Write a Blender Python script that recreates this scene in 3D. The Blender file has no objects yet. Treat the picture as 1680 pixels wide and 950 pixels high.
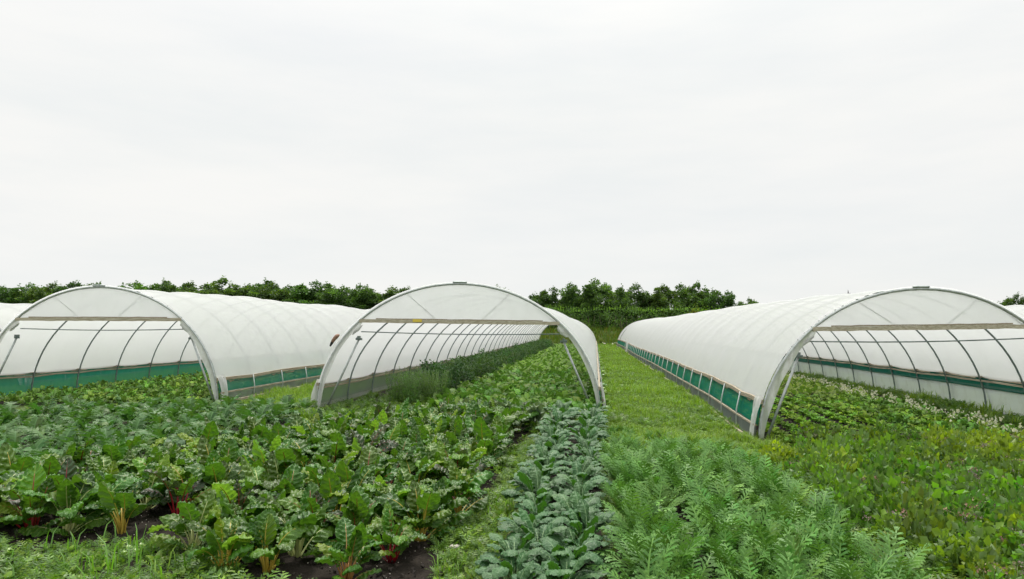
import bpy, bmesh, math, random
import numpy as np
R_ = math.radians
sc = bpy.context.scene
col = sc.collection
rng = np.random.default_rng(7)
random.seed(7)

# ------------------------------------------------------------------ camera
cam = bpy.data.cameras.new('camera')
cam.sensor_width = 36.0; cam.lens = 24.0
cam.clip_start = 0.05; cam.clip_end = 6000
camo = bpy.data.objects.new('camera', cam); col.objects.link(camo)
from mathutils import Matrix, Vector, Euler
YAW, PITCH, ROLL = R_(6.87), R_(3.41), R_(0.4)
_f = Vector((-math.sin(YAW)*math.cos(PITCH), math.cos(YAW)*math.cos(PITCH), math.sin(PITCH)))
_r = Vector((math.cos(YAW), math.sin(YAW), 0)); _u = _r.cross(_f)
_r2 = _r*math.cos(ROLL)+_u*math.sin(ROLL); _u2 = _u*math.cos(ROLL)-_r*math.sin(ROLL)
camo.matrix_world = Matrix(((_r2.x,_u2.x,-_f.x,0),(_r2.y,_u2.y,-_f.y,0),(_r2.z,_u2.z,-_f.z,1.9),(0,0,0,1)))
sc.camera = camo

# ------------------------------------------------------------------ world: bright overcast
SUN_EL, SUN_AZ = R_(62), R_(-14)      # azimuth from +Y towards +X
w = bpy.data.worlds.new("World"); sc.world = w; w.use_nodes = True
nt = w.node_tree; nt.nodes.clear()
def N(t, typ, **kw):
    n = t.nodes.new(typ)
    for k, v in kw.items():
        if k.startswith('_'): setattr(n, k[1:], v)
        else: n.inputs[k.replace('__', ' ')].default_value = v
    return n
out = N(nt, 'ShaderNodeOutputWorld'); bg = N(nt, 'ShaderNodeBackground', Strength=0.1)
sky = N(nt, 'ShaderNodeTexSky'); sky.sky_type = 'NISHITA'; sky.sun_disc = False
sky.sun_elevation = SUN_EL; sky.sun_rotation = SUN_AZ
tc = N(nt, 'ShaderNodeTexCoord')
mp = N(nt, 'ShaderNodeMapping'); mp.inputs['Scale'].default_value = (1.0, 1.0, 5.0)
n1 = N(nt, 'ShaderNodeTexNoise', Scale=2.6, Detail=7.0, Roughness=0.58)
n2 = N(nt, 'ShaderNodeTexNoise', Scale=1.1, Detail=4.0, Roughness=0.5)
nt.links.new(tc.outputs['Generated'], mp.inputs['Vector'])
nt.links.new(mp.outputs['Vector'], n1.inputs['Vector']); nt.links.new(mp.outputs['Vector'], n2.inputs['Vector'])
r1 = N(nt, 'ShaderNodeValToRGB')          # cloud sheet: pale grey to white, a little uneven
r1.color_ramp.elements[0].position = 0.32; r1.color_ramp.elements[0].color = (8.75, 8.95, 8.9, 1)
r1.color_ramp.elements[1].position = 0.62; r1.color_ramp.elements[1].color = (9.4, 9.4, 9.2, 1)
nt.links.new(n1.outputs['Fac'], r1.inputs['Fac'])
r2 = N(nt, 'ShaderNodeMapRange'); r2.inputs[1].default_value = .42; r2.inputs[2].default_value = .72; r2.inputs[3].default_value = .0; r2.inputs[4].default_value = .10
nt.links.new(n2.outputs['Fac'], r2.inputs[0])
mx = N(nt, 'ShaderNodeMixRGB'); nt.links.new(r2.outputs[0], mx.inputs[0]); nt.links.new(r1.outputs[0], mx.inputs[1]); nt.links.new(sky.outputs[0], mx.inputs[2])
# an overcast sky grows brighter towards the zenith
sx = N(nt, 'ShaderNodeSeparateXYZ'); nt.links.new(tc.outputs['Generated'], sx.inputs[0])
def wm(op, a, b):
    q = N(nt, 'ShaderNodeMath'); q.operation = op
    for i, v in enumerate((a, b)):
        if hasattr(v, 'node'): nt.links.new(v, q.inputs[i])
        else: q.inputs[i].default_value = v
    return q.outputs[0]
zz = wm('MAXIMUM', sx.outputs[2], 0.); gr = wm('ADD', wm('MULTIPLY', wm('POWER', zz, 4.2), 1.33), .515)     # about three times the horizon's, as under a standard overcast
vm = N(nt, 'ShaderNodeVectorMath'); vm.operation = 'SCALE'; nt.links.new(mx.outputs[0], vm.inputs[0]); nt.links.new(gr, vm.inputs['Scale'])
nt.links.new(vm.outputs[0], bg.inputs['Color']); nt.links.new(bg.outputs[0], out.inputs['Surface'])

sun = bpy.data.lights.new('sun', 'SUN'); sun.energy = 1.5; sun.angle = R_(10); sun.color = (1.0, .96, .88)
suno = bpy.data.objects.new('sun', sun); col.objects.link(suno)
sd = Vector((math.sin(SUN_AZ)*math.cos(SUN_EL), math.cos(SUN_AZ)*math.cos(SUN_EL), math.sin(SUN_EL)))
suno.rotation_euler = (-sd).to_track_quat('-Z', 'Y').to_euler(); suno.location = (-20, 25, 40)

sc.view_settings.view_transform = 'Standard'; sc.view_settings.look = 'None'
sc.view_settings.exposure = 0.95; sc.view_settings.gamma = 1.0
sc.cycles.use_denoising = True
sc.cycles.max_bounces = 10; sc.cycles.diffuse_bounces = 8; sc.cycles.transparent_max_bounces = 16; sc.cycles.transmission_bounces = 4
sc.cycles.caustics_reflective = False; sc.cycles.caustics_refractive = False

# ------------------------------------------------------------------ helpers
def tag(o, label=None, cat=None, group=None, kind=None):
    if label: o['label'] = label
    if cat: o['category'] = cat
    if group: o['group'] = group
    if kind: o['kind'] = kind
    return o
def empty(name, loc, rz=0., par=None):
    o = bpy.data.objects.new(name, None); col.objects.link(o)
    o.location = loc; o.rotation_euler = (0, 0, rz); o.empty_display_size = .1
    if par: o.parent = par
    return o
def link(name, mesh, par=None, loc=(0,0,0), rot=(0,0,0), s=1.):
    o = bpy.data.objects.new(name, mesh); col.objects.link(o)
    o.location = loc; o.rotation_euler = rot
    o.scale = (s, s, s) if not hasattr(s, '__len__') else s
    if par: o.parent = par
    return o
ONES = ['zeroth','first','second','third','fourth','fifth','sixth','seventh','eighth','ninth','tenth','eleventh','twelfth','thirteenth','fourteenth','fifteenth','sixteenth','seventeenth','eighteenth','nineteenth']
TENS = {20:('twenty','twentieth'),30:('thirty','thirtieth'),40:('forty','fortieth'),50:('fifty','fiftieth'),60:('sixty','sixtieth'),70:('seventy','seventieth'),80:('eighty','eightieth'),90:('ninety','ninetieth')}
def ordw(n):
    if n < 20: return ONES[n]
    t = n//10*10
    return TENS[t][1] if n == t else TENS[t][0]+'-'+ONES[n-t]

def sstep(a, b, x):
    t = np.clip((np.asarray(x, float)-a)/(b-a), 0, 1); return t*t*(3-2*t)
def gz(x, y):
    x = np.asarray(x, float); y = np.asarray(y, float)
    z = .20*sstep(28, 80, y) - .13*np.exp(-((x-3.4)**2/8+(y-13)**2/14))
    z = z + .025*np.sin(x*.31+1.)*np.sin(y*.23)*sstep(6, 20, y)
    z = z + .62*sstep(80.5, 84, y) + 1.15*sstep(83, 88, y)
    return z
def gzf(x, y): return float(gz(x, y))

# ---- template meshes: dict V (n,3), T (m,3), UV (n,2), M (m,), C (n,) tint
def tpl(V, T, UV=None, M=None, C=None):
    V = np.asarray(V, float).reshape(-1, 3); T = np.asarray(T, int).reshape(-1, 3)
    return dict(V=V, T=T, UV=np.full((len(V), 2), .25) if UV is None else np.asarray(UV, float),
                M=np.zeros(len(T), int) if M is None else np.asarray(M, int),
                C=np.ones((len(V), 3)) if C is None else np.asarray(C, float))
def join(ts):
    off = np.cumsum([0]+[len(t['V']) for t in ts[:-1]])
    return dict(V=np.concatenate([t['V'] for t in ts]), T=np.concatenate([t['T']+o for t, o in zip(ts, off)]),
                UV=np.concatenate([t['UV'] for t in ts]), M=np.concatenate([t['M'] for t in ts]), C=np.concatenate([t['C'] for t in ts]))
def xf(t, rz=0., s=1., loc=(0,0,0), tint=None, mat=None, rx=0., ry=0.):
    m = Euler((rx, ry, rz)).to_matrix(); A = np.array(m)*1.0
    V = (t['V']*s) @ A.T + np.asarray(loc, float)
    r = dict(t); r['V'] = V
    if tint is not None: r['C'] = t['C']*np.asarray(tint, float)
    if mat is not None: r['M'] = np.full(len(t['T']), mat)
    return r
def scatter(t, P, rz, s, tint=None, tilt=None, tiltdir=None):
    """many copies of one template joined: P (n,3), rz (n,), s (n,)"""
    n = len(P); P = np.asarray(P, float); rz = np.asarray(rz, float); s = np.broadcast_to(np.asarray(s, float), (n,))
    V = t['V'][None]*s[:, None, None]; V = np.repeat(V, n, 0) if len(V) != n else V
    if tilt is not None:            # tilt about local y first
        c, q = np.cos(tilt)[:, None], np.sin(tilt)[:, None]
        V = np.stack([V[..., 0]*c+V[..., 2]*q, V[..., 1], -V[..., 0]*q+V[..., 2]*c], -1)
    c, q = np.cos(rz)[:, None], np.sin(rz)[:, None]
    V = np.stack([V[..., 0]*c-V[..., 1]*q, V[..., 0]*q+V[..., 1]*c, V[..., 2]], -1) + P[:, None]
    k = len(t['V']); T = (t['T'][None]+(np.arange(n)*k)[:, None, None]).reshape(-1, 3)
    C = np.repeat(t['C'][None], n, 0)
    if tint is not None: C = C*np.asarray(tint)[:, None, :]
    return dict(V=V.reshape(-1, 3), T=T, UV=np.tile(t['UV'], (n, 1)), M=np.tile(t['M'], n), C=C.reshape(-1, 3))
def mesh(name, t, mats, smooth=True):
    me = bpy.data.meshes.new(name); V, T = t['V'], t['T']
    me.vertices.add(len(V)); me.vertices.foreach_set('co', V.astype(np.float32).ravel())
    me.loops.add(T.size); me.loops.foreach_set('vertex_index', T.astype(np.int32).ravel())
    me.polygons.add(len(T)); me.polygons.foreach_set('loop_start', np.arange(0, T.size, 3, dtype=np.int32))
    me.polygons.foreach_set('material_index', t['M'].astype(np.int32))
    me.polygons.foreach_set('use_smooth', np.full(len(T), smooth))
    uv = me.uv_layers.new(name='UVMap'); uv.data.foreach_set('uv', t['UV'][T.ravel()].astype(np.float32).ravel())
    ca = me.color_attributes.new('tint', 'FLOAT_COLOR', 'POINT')
    ca.data.foreach_set('color', np.concatenate([t['C'], np.ones((len(V), 1))], 1).astype(np.float32).ravel())
    me.update(calc_edges=True)
    for m in (mats if isinstance(mats, (list, tuple)) else [mats]): me.materials.append(m)
    return me

# ---- solid builder (boxes, tubes, sweeps) in world coordinates
class MB:
    def __init__(s): s.t = []
    def add(s, t): s.t.append(t); return s
    def box(s, c, d, rz=0., rx=0., ry=0.):
        x, y, z = np.array(d)/2
        V = [(-x,-y,-z),(x,-y,-z),(x,y,-z),(-x,y,-z),(-x,-y,z),(x,-y,z),(x,y,z),(-x,y,z)]
        Q = [(0,3,2,1),(4,5,6,7),(0,1,5,4),(1,2,6,5),(2,3,7,6),(3,0,4,7)]
        VV, T = [], []
        for q in Q:
            b = len(VV); VV += [V[i] for i in q]; T += [(b,b+1,b+2),(b,b+2,b+3)]
        UV = [(v[0]+v[1], v[2]) for v in VV]
        return s.add(xf(tpl(VV, T, UV), rz, 1., c, rx=rx, ry=ry))
    def sweep(s, path, prof, cap=True, up=(0,0,1)):
        """closed profile (k,2) swept along path (n,3); prof may be (n,k,2)"""
        P = np.asarray(path, float); n = len(P); prof = np.asarray(prof, float)
        if prof.ndim == 2: prof = np.repeat(prof[None], n, 0)
        k = prof.shape[1]; D = np.gradient(P, axis=0); D /= np.linalg.norm(D, axis=1)[:, None]+1e-9
        U = np.broadcast_to(np.asarray(up, float), P.shape)
        A = np.cross(D, U); la = np.linalg.norm(A, axis=1)
        bad = la < 1e-3; A[bad] = (1, 0, 0); A /= np.linalg.norm(A, axis=1)[:, None]
        B = np.cross(A, D)
        V = (P[:, None]+A[:, None]*prof[..., :1]+B[:, None]*prof[..., 1:]).reshape(-1, 3)
        L = np.concatenate([[0], np.cumsum(np.linalg.norm(np.diff(P, axis=0), axis=1))])
        UV = np.stack([np.repeat(L, k), np.tile(np.arange(k)/k, n)], 1)
        T = []
        for i in range(n-1):
            for j in range(k):
                a, b = i*k+j, i*k+(j+1) % k; T += [(a, b, b+k), (a, b+k, a+k)]
        if cap:
            T += [(0, j+1, j) for j in range(1, k-1)]; o = (n-1)*k; T += [(o, o+j, o+j+1) for j in range(1, k-1)]
        return s.add(tpl(V, T, UV))
    def tube(s, path, r, k=8, up=(0,0,1)):
        a = np.arange(k)*2*math.pi/k; c = np.stack([np.cos(a), np.sin(a)], 1)
        r = np.asarray(r, float)
        return s.sweep(path, c*r if r.ndim == 0 else c[None]*r[:, None, None], up=up)
    def grid(s, G):
        """G (n,m,3)"""
        n, m = G.shape[:2]; i, j = np.meshgrid(np.arange(n-1), np.arange(m-1), indexing='ij')
        a = (i*m+j).ravel(); T = np.concatenate([np.stack([a, a+1, a+m+1], 1), np.stack([a, a+m+1, a+m], 1)])
        UV = np.stack([np.repeat(np.linspace(0,1,n), m), np.tile(np.linspace(0,1,m), n)], 1)
        return s.add(tpl(G.reshape(-1, 3), T, UV))
    def build(s, name, mats, par=None, smooth=True, org=None):
        t = join(s.t)
        if org is None and par is not None:
            org = np.array(par.location); q = par.parent
            while q: org = org+np.array(q.location); q = q.parent
        if org is not None: t = dict(t); t['V'] = t['V']-np.asarray(org)
        return link(name, mesh(name, t, mats, smooth), par)
def rect(w, h): return [(-w/2,-h/2),(w/2,-h/2),(w/2,h/2),(-w/2,h/2)]

# ------------------------------------------------------------------ materials
def newmat(name):
    m = bpy.data.materials.new(name); m.use_nodes = True; t = m.node_tree; t.nodes.clear()
    return m, t, N(t, 'ShaderNodeOutputMaterial')
def mixc(t, f, a, b, typ='MIX'):
    n = N(t, 'ShaderNodeMixRGB'); n.blend_type = typ
    for i, v in enumerate((f, a, b)):
        if hasattr(v, 'node'): t.links.new(v, n.inputs[i])
        elif i == 0: n.inputs[0].default_value = v
        else: n.inputs[i].default_value = (*v, 1)
    return n.outputs[0]
def mathn(t, op, a, b=None):
    n = N(t, 'ShaderNodeMath'); n.operation = op
    for i, v in enumerate((a, b)):
        if v is None: continue
        if hasattr(v, 'node'): t.links.new(v, n.inputs[i])
        else: n.inputs[i].default_value = v
    return n.outputs[0]
def ramp(t, f, stops):
    n = N(t, 'ShaderNodeValToRGB'); e = n.color_ramp.elements
    while len(e) < len(stops): e.new(.5)
    for x, (p, c) in zip(e, stops): x.position = p; x.color = (*c, 1) if hasattr(c, '__len__') else (c, c, c, 1)
    t.links.new(f, n.inputs[0]); return n.outputs[0]
def noise(t, scale, detail=4., rough=.55, coord='Object', stretch=None):
    c = N(t, 'ShaderNodeTexCoord'); n = N(t, 'ShaderNodeTexNoise', Scale=scale, Detail=detail, Roughness=rough)
    o = c.outputs[coord]
    if stretch:
        m = N(t, 'ShaderNodeMapping'); m.inputs['Scale'].default_value = stretch; t.links.new(o, m.inputs[0]); o = m.outputs[0]
    t.links.new(o, n.inputs['Vector']); return n.outputs['Fac']
LEAF_K = (1.04, 1.05, .94)      # a third of the light goes through a leaf, so the upper face is set that much brighter
def leafmat(name, base, vein=None, back=None, rough=.42, trans=.28, tcol=None, var=.25, veins=6., midw=.045, bump=.0, bscale=40., spec=.5, hue=.015, sheen=None, edge=None):
    m, t, o = newmat(name); base = tuple(min(.8, c*k) for c, k in zip(base, LEAF_K)); spec *= .8
    at = N(t, 'ShaderNodeAttribute'); at.attribute_name = 'tint'
    oi = N(t, 'ShaderNodeObjectInfo')
    c = mixc(t, 1., at.outputs['Color'], base, 'MULTIPLY')
    nz = noise(t, 9., 3., .6)
    c = mixc(t, ramp(t, nz, [(.3, 0.), (.7, 1.)]), c, mixc(t, 1., c, (1.45, 1.3, 1.0), 'MULTIPLY'))
    hv = N(t, 'ShaderNodeHueSaturation'); t.links.new(c, hv.inputs['Color'])
    rr = oi.outputs['Random']
    t.links.new(mathn(t, 'ADD', mathn(t, 'MULTIPLY', rr, var*2), 1.-var), hv.inputs['Value'])
    r7 = mathn(t, 'FRACT', mathn(t, 'MULTIPLY', rr, 7.31))
    t.links.new(mathn(t, 'ADD', mathn(t, 'MULTIPLY', r7, -hue*2), .5+hue*.5), hv.inputs['Hue'])
    c = hv.outputs['Color']
    if vein:
        uv = N(t, 'ShaderNodeUVMap'); uv.uv_map = 'UVMap'; sp = N(t, 'ShaderNodeSeparateXYZ'); t.links.new(uv.outputs[0], sp.inputs[0])
        a = mathn(t, 'ABSOLUTE', mathn(t, 'SUBTRACT', sp.outputs[0], .5))
        v1 = ramp(t, a, [(midw*.55, 1.), (midw, 0.)])
        ph = mathn(t, 'FRACT', mathn(t, 'SUBTRACT', mathn(t, 'MULTIPLY', sp.outputs[1], veins), mathn(t, 'MULTIPLY', a, 2.6)))
        v2 = ramp(t, mathn(t, 'ABSOLUTE', mathn(t, 'SUBTRACT', ph, .5)), [(.03, .6), (.09, 0.)])
        c = mixc(t, mathn(t, 'MAXIMUM', v1, v2), c, vein)
    if back:
        g = N(t, 'ShaderNodeNewGeometry'); c = mixc(t, mathn(t, 'MULTIPLY', g.outputs['Backfacing'], .8), c, back)
    p = N(t, 'ShaderNodeBsdfPrincipled', Roughness=rough); p.inputs['Specular IOR Level'].default_value = spec
    if sheen: p.inputs['Sheen Weight'].default_value = sheen; p.inputs['Sheen Roughness'].default_value = .4; p.inputs['Sheen Tint'].default_value = (.8, 1, .95, 1)
    t.links.new(c, p.inputs['Base Color'])
    if bump:
        b = N(t, 'ShaderNodeBump', Strength=bump, Distance=.01); t.links.new(noise(t, bscale, 3.), b.inputs['Height']); t.links.new(b.outputs[0], p.inputs['Normal'])
    tr = N(t, 'ShaderNodeBsdfTranslucent'); t.links.new(mixc(t, 1., c, tcol or (1.7, 1.75, .8), 'MULTIPLY'), tr.inputs['Color'])
    ms = N(t, 'ShaderNodeMixShader', Fac=trans); t.links.new(p.outputs[0], ms.inputs[1]); t.links.new(tr.outputs[0], ms.inputs[2])
    t.links.new(ms.outputs[0], o.inputs['Surface']); return m
def solid(name, a, b=None, scale=8., rough=.6, metal=0., bump=.15, stretch=None, detail=6., coord='Object', lo=.35, hi=.68):
    m, t, o = newmat(name); p = N(t, 'ShaderNodeBsdfPrincipled', Roughness=rough, Metallic=metal)
    nz = noise(t, scale, detail, .6, coord, stretch)
    t.links.new(ramp(t, nz, [(lo, a), (hi, b or a)]), p.inputs['Base Color'])
    if bump:
        bp = N(t, 'ShaderNodeBump', Strength=bump, Distance=.02); t.links.new(nz, bp.inputs['Height']); t.links.new(bp.outputs[0], p.inputs['Normal'])
    t.links.new(p.outputs[0], o.inputs['Surface']); return m
def filmmat(name, colr, clear, transl, gloss=.12, rough=.3, dirt=(.45,.42,.34), dirt_amt=.25, dscale=3., wrinkle=.2):
    """plastic film / netting: part see-through, part scattering"""
    m, t, o = newmat(name)
    nz = noise(t, dscale, 6., .65, 'Object', (1, 1, .5)); f = ramp(t, nz, [(.48, 0.), (.75, dirt_amt)])
    c = mixc(t, f, colr, dirt)
    d = N(t, 'ShaderNodeBsdfDiffuse'); tr = N(t, 'ShaderNodeBsdfTranslucent'); t.links.new(c, d.inputs[0]); t.links.new(c, tr.inputs[0])
    bp = N(t, 'ShaderNodeBump', Strength=wrinkle, Distance=.05); t.links.new(noise(t, 2.2, 4., .6, 'Object', (1, 2.2, 1)), bp.inputs['Height'])
    t.links.new(bp.outputs[0], d.inputs['Normal'])
    m1 = N(t, 'ShaderNodeMixShader', Fac=transl); t.links.new(d.outputs[0], m1.inputs[1]); t.links.new(tr.outputs[0], m1.inputs[2])
    tp = N(t, 'ShaderNodeBsdfTransparent'); m2 = N(t, 'ShaderNodeMixShader', Fac=clear); t.links.new(m1.outputs[0], m2.inputs[1]); t.links.new(tp.outputs[0], m2.inputs[2])
    g = N(t, 'ShaderNodeBsdfGlossy', Roughness=rough); t.links.new(bp.outputs[0], g.inputs['Normal'])
    fr = N(t, 'ShaderNodeFresnel', IOR=1.45); m3 = N(t, 'ShaderNodeMixShader')
    t.links.new(mathn(t, 'MULTIPLY', fr.outputs[0], gloss*3), m3.inputs[0]); t.links.new(m2.outputs[0], m3.inputs[1]); t.links.new(g.outputs[0], m3.inputs[2])
    t.links.new(m3.outputs[0], o.inputs['Surface']); return m

M = {}
M['film'] = filmmat('greenhouse_film', (.972,.982,.985), .13, .67, dirt_amt=.06, wrinkle=.12)
M['gable'] = filmmat('gable_film', (.972,.982,.985), .08, .66, dirt_amt=.06)
M['wrap'] = filmmat('crumpled_film', (.82,.83,.81), .12, .4, dirt_amt=.5, dscale=9., wrinkle=.8)
M['net'] = filmmat('green_netting', (.004,.21,.135), .24, .45, gloss=.02, dirt=(.03,.28,.19), dirt_amt=.45, dscale=5., wrinkle=.7)
M['darknet'] = filmmat('dark_green_netting', (.006,.10,.075), .12, .3, gloss=.06, dirt=(.03,.12,.08), dirt_amt=.4, dscale=5.)
M['skirt'] = filmmat('dusty_clear_sheet', (.22,.26,.25), .40, .5, gloss=.06, dirt=(.30,.30,.26), dirt_amt=.6, dscale=4., wrinkle=.6)
M['skirt_white'] = filmmat('pale_clear_sheet', (.62,.67,.67), .22, .5, gloss=.15, dirt=(.38,.38,.33), dirt_amt=.5, dscale=4., wrinkle=.5)
M['skirt_green'] = filmmat('green_grey_sheet', (.20,.30,.26), .40, .45, gloss=.2, dirt=(.15,.2,.14), dirt_amt=.5, dscale=4., wrinkle=.6)
M['steel'] = solid('galvanised_steel', (.34,.37,.36), (.52,.55,.54), 14., .45, .55, .05)
M['darksteel'] = solid('weathered_steel', (.13,.17,.165), (.25,.29,.28), 10., .5, .4, .05)
M['palesteel'] = solid('pale_galvanised_post', (.34,.39,.38), (.50,.54,.52), 14., .5, .25, .05)
M['timber'] = solid('weathered_timber', (.20,.16,.11), (.46,.40,.30), 5., .85, 0, .5, (14, .6, 14))
M['beam'] = solid('pale_beam_timber', (.30,.26,.18), (.56,.51,.40), 5., .85, 0, .5, (.7, 12, 12))
M['tape'] = solid('yellow_tape', (.65,.48,.05), (.75,.58,.1), 10., .6)
M['black'] = solid('black_rubber', (.02,.02,.02), (.04,.04,.04), 10., .6)
M['bark'] = solid('bark', (.06,.045,.03), (.13,.10,.07), 12., .9, 0, .6, (1, 1, .25))
M['stone'] = solid('pale_stone', (.42,.38,.31), (.66,.62,.54), 22., .85, 0, .4)
M['white'] = solid('white_paint', (.70,.71,.68), (.82,.82,.80), 6., .6, 0, .05)
M['ragbrown'] = solid('brown_cloth', (.22,.12,.08), (.40,.25,.18), 25., .9, 0, .4)
M['ragdark'] = solid('dark_cloth', (.02,.02,.022), (.05,.05,.05), 25., .9, 0, .4)

# foliage
G_ = dict
M['chard'] = leafmat('chard_leaf', (.036,.106,.009), (.085,.18,.04), (.078,.180,.020), .38, .26, var=.42, hue=.025, veins=7., midw=.022, bump=.6, bscale=50., spec=.45)
M['chard_red'] = leafmat('dark_chard_leaf', (.026,.056,.020), (.10,.05,.03), (.05,.085,.03), .40, .22, var=.3, hue=.02, veins=6., midw=.03, bump=.5, bscale=55., spec=.5)
M['chard_pale'] = leafmat('young_chard_leaf', (.085,.20,.016), (.24,.34,.06), (.13,.25,.035), .42, .38, var=.25, hue=.03, veins=6., midw=.03, bump=.4, bscale=55.)
for k, a, b in (('red',(.20,.005,.012),(.30,.015,.022)),('yellow',(.40,.27,.03),(.50,.40,.08)),('pale',(.36,.40,.13),(.52,.54,.26)),('pink',(.42,.13,.11),(.55,.30,.22)),('orange',(.30,.14,.04),(.38,.22,.06))):
    M['st_'+k] = solid(k+'_stalk', a, b, 14., .38, 0, .1, (1,1,.3))
M['kale'] = leafmat('kale_leaf', (.031,.098,.035), (.09,.19,.07), (.055,.17,.020), .48, .18, var=.25, hue=.015, veins=9., midw=.04, bump=1.0, bscale=70., spec=.6)
M['kale_stem'] = solid('kale_stalk', (.16,.26,.10), (.24,.36,.16), 14., .5)
M['mustard'] = leafmat('mustard_leaf', (.060,.165,.036), (.12,.25,.05), (.09,.20,.045), .50, .15, var=.42, hue=.02, veins=.5, midw=.05, spec=.28)
M['sibkale'] = leafmat('frilled_kale_leaf', (.036,.104,.026), (.09,.19,.06), (.06,.15,.03), .52, .24, var=.34, hue=.03, veins=.5, midw=.03, spec=.45)
M['curly'] = leafmat('curled_kale_leaf', (.06,.11,.05), (.22,.28,.13), (.10,.15,.09), .5, .2, var=.25, veins=5., midw=.06, sheen=.3)
M['spinach'] = leafmat('broad_green_leaf', (.082,.220,.022), (.15,.28,.065), (.09,.19,.05), .34, .28, var=.35, hue=.03, veins=6., midw=.05, bump=.3)
M['lettuce'] = leafmat('low_green_leaf', (.135,.320,.022), (.13,.23,.05), (.09,.18,.04), .42, .32, var=.32, hue=.03, veins=5., midw=.05)
M['lettuce_pale'] = leafmat('yellow_green_leaf', (.13,.215,.025), (.22,.30,.06), (.15,.24,.05), .45, .34, var=.2, hue=.02)
M['potato'] = leafmat('dark_row_leaf', (.095,.245,.022), (.1,.17,.05), (.07,.13,.04), .44, .3, var=.35, hue=.03)
M['petal'] = leafmat('white_petal', (.55,.58,.55), None, None, .6, .35, (1,1,.9), var=.06, hue=.005)
M['flower'] = leafmat('dusty_pink_flower', (.19,.155,.17), None, None, .8, .25, (1,1,1), var=.25, hue=.02)
M['herb'] = leafmat('herb_leaf', (.070,.190,.022), None, (.10,.17,.05), .5, .32, var=.3, hue=.035)
M['herb_y'] = leafmat('yellow_herb_leaf', (.14,.24,.018), None, (.17,.24,.04), .5, .34, var=.22, hue=.008)
M['weed'] = leafmat('weed_leaf', (.070,.165,.020), None, (.09,.17,.05), .48, .32, var=.0)
M['grass'] = leafmat('grass_blade', (.080,.172,.022), None, None, .5, .34, var=.0)
M['bush'] = leafmat('dark_bush_leaf', (.038,.108,.022), None, (.06,.12,.05), .42, .26, var=.3, hue=.025)
M['tarragon'] = leafmat('slender_herb_leaf', (.075,.175,.030), None, (.09,.17,.06), .48, .3, var=.2, hue=.02)
M['tree'] = leafmat('tree_leaf', (.056,.124,.024), None, (.055,.11,.04), .5, .28, var=.22, hue=.02)
M['hedge'] = leafmat('hedge_leaf', (.090,.190,.034), None, (.08,.15,.05), .5, .3, var=.0)
M['stemgreen'] = solid('green_stem', (.09,.15,.04), (.16,.22,.07), 12., .6)

# ground: soil in the beds, thin turf elsewhere (vertex attribute 'turf')
m, t, o = newmat('ground_soil'); M['ground'] = m
p = N(t, 'ShaderNodeBsdfPrincipled', Roughness=.95); p.inputs['Specular IOR Level'].default_value = .2
n_a = noise(t, 1.6, 8., .65); n_b = noise(t, 38., 5., .7)
soil = mixc(t, n_b, (.008,.006,.0045), mixc(t, n_a, (.026,.019,.014), (.055,.043,.033)))
turf = mixc(t, noise(t, 6., 6., .7), (.035,.055,.014), (.085,.12,.025))
at = N(t, 'ShaderNodeAttribute'); at.attribute_name = 'turf'
f = ramp(t, mathn(t, 'ADD', mathn(t, 'SUBTRACT', at.outputs['Fac'], .5), n_a), [(.42, 0.), (.58, 1.)])
t.links.new(mixc(t, f, soil, turf), p.inputs['Base Color'])
bp = N(t, 'ShaderNodeBump', Strength=.8, Distance=.03); t.links.new(n_b, bp.inputs['Height']); t.links.new(bp.outputs[0], p.inputs['Normal'])
t.links.new(p.outputs[0], o.inputs['Surface'])

# ------------------------------------------------------------------ ground sheet
def inbed(x, y):
    b = (x > -12.5) & (x < -6.) & (y > 4) & (y < 15.3)
    b |= (x > -6.) & (x < -1.25) & (y > 4.9) & (y < 13.6)
    b |= (x > -.85) & (x < .12) & (y > 3) & (y < 15.0)
    b |= (x > .2) & (x < 2.6) & (y > 3) & (y < 12.0)
    b |= (x > 2.6) & (x < 9.6) & (y > 3) & (y < 82)
    b |= (x > -6.4) & (x < .1) & (y > 15.3) & (y < 72)
    b |= (x > -15.8) & (x < -9.4) & (y > 15.3) & (y < 72)
    return b.astype(float)
def fbm(x, y, s, o=4):
    z = 0; a = 1.
    for i in range(o):
        ph = np.array([1.3, 2.1, .7, 4.2])*(i+1)
        z = z+a*np.sin(x*s*1.0+ph[0]+1.7*np.sin(y*s*.63+ph[1]))*np.sin(y*s*1.1+ph[2]+1.3*np.sin(x*s*.71+ph[3])); a *= .5; s *= 2.03
    return z
xs = np.concatenate([[-3000,-1500,-700,-400,-250,-180], np.arange(-140,-20,4.), np.arange(-20,12,.11), np.arange(12,140,4.), [180,250,400,700,1500,3000]])
ys = np.concatenate([[-400,-150,-60,-25,-10,-3], np.arange(0,17,.11), np.arange(17,100,.7), [104,110,130,170,250,400,800,1600,3200]])
X, Y = np.meshgrid(xs, ys, indexing='ij'); Z = gz(X, Y)
near = (sstep(-20,-17,X)*(1-sstep(10,12,X))*sstep(0,2,Y)*(1-sstep(15,17,Y)))
Z = Z+near*(.026*fbm(X, Y, 2.3)+.017*fbm(X, Y, 9.))*np.where(inbed(X, Y) > 0, 1, .4)
mb = MB(); mb.grid(np.stack([X, Y, Z], -1)); gt = join(mb.t)
me = mesh('ground', gt, M['ground'])
a = me.attributes.new('turf', 'FLOAT', 'POINT'); a.data.foreach_set('value', (1-inbed(X, Y)).ravel().astype(np.float32))
tag(link('ground', me), kind='structure')

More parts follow.
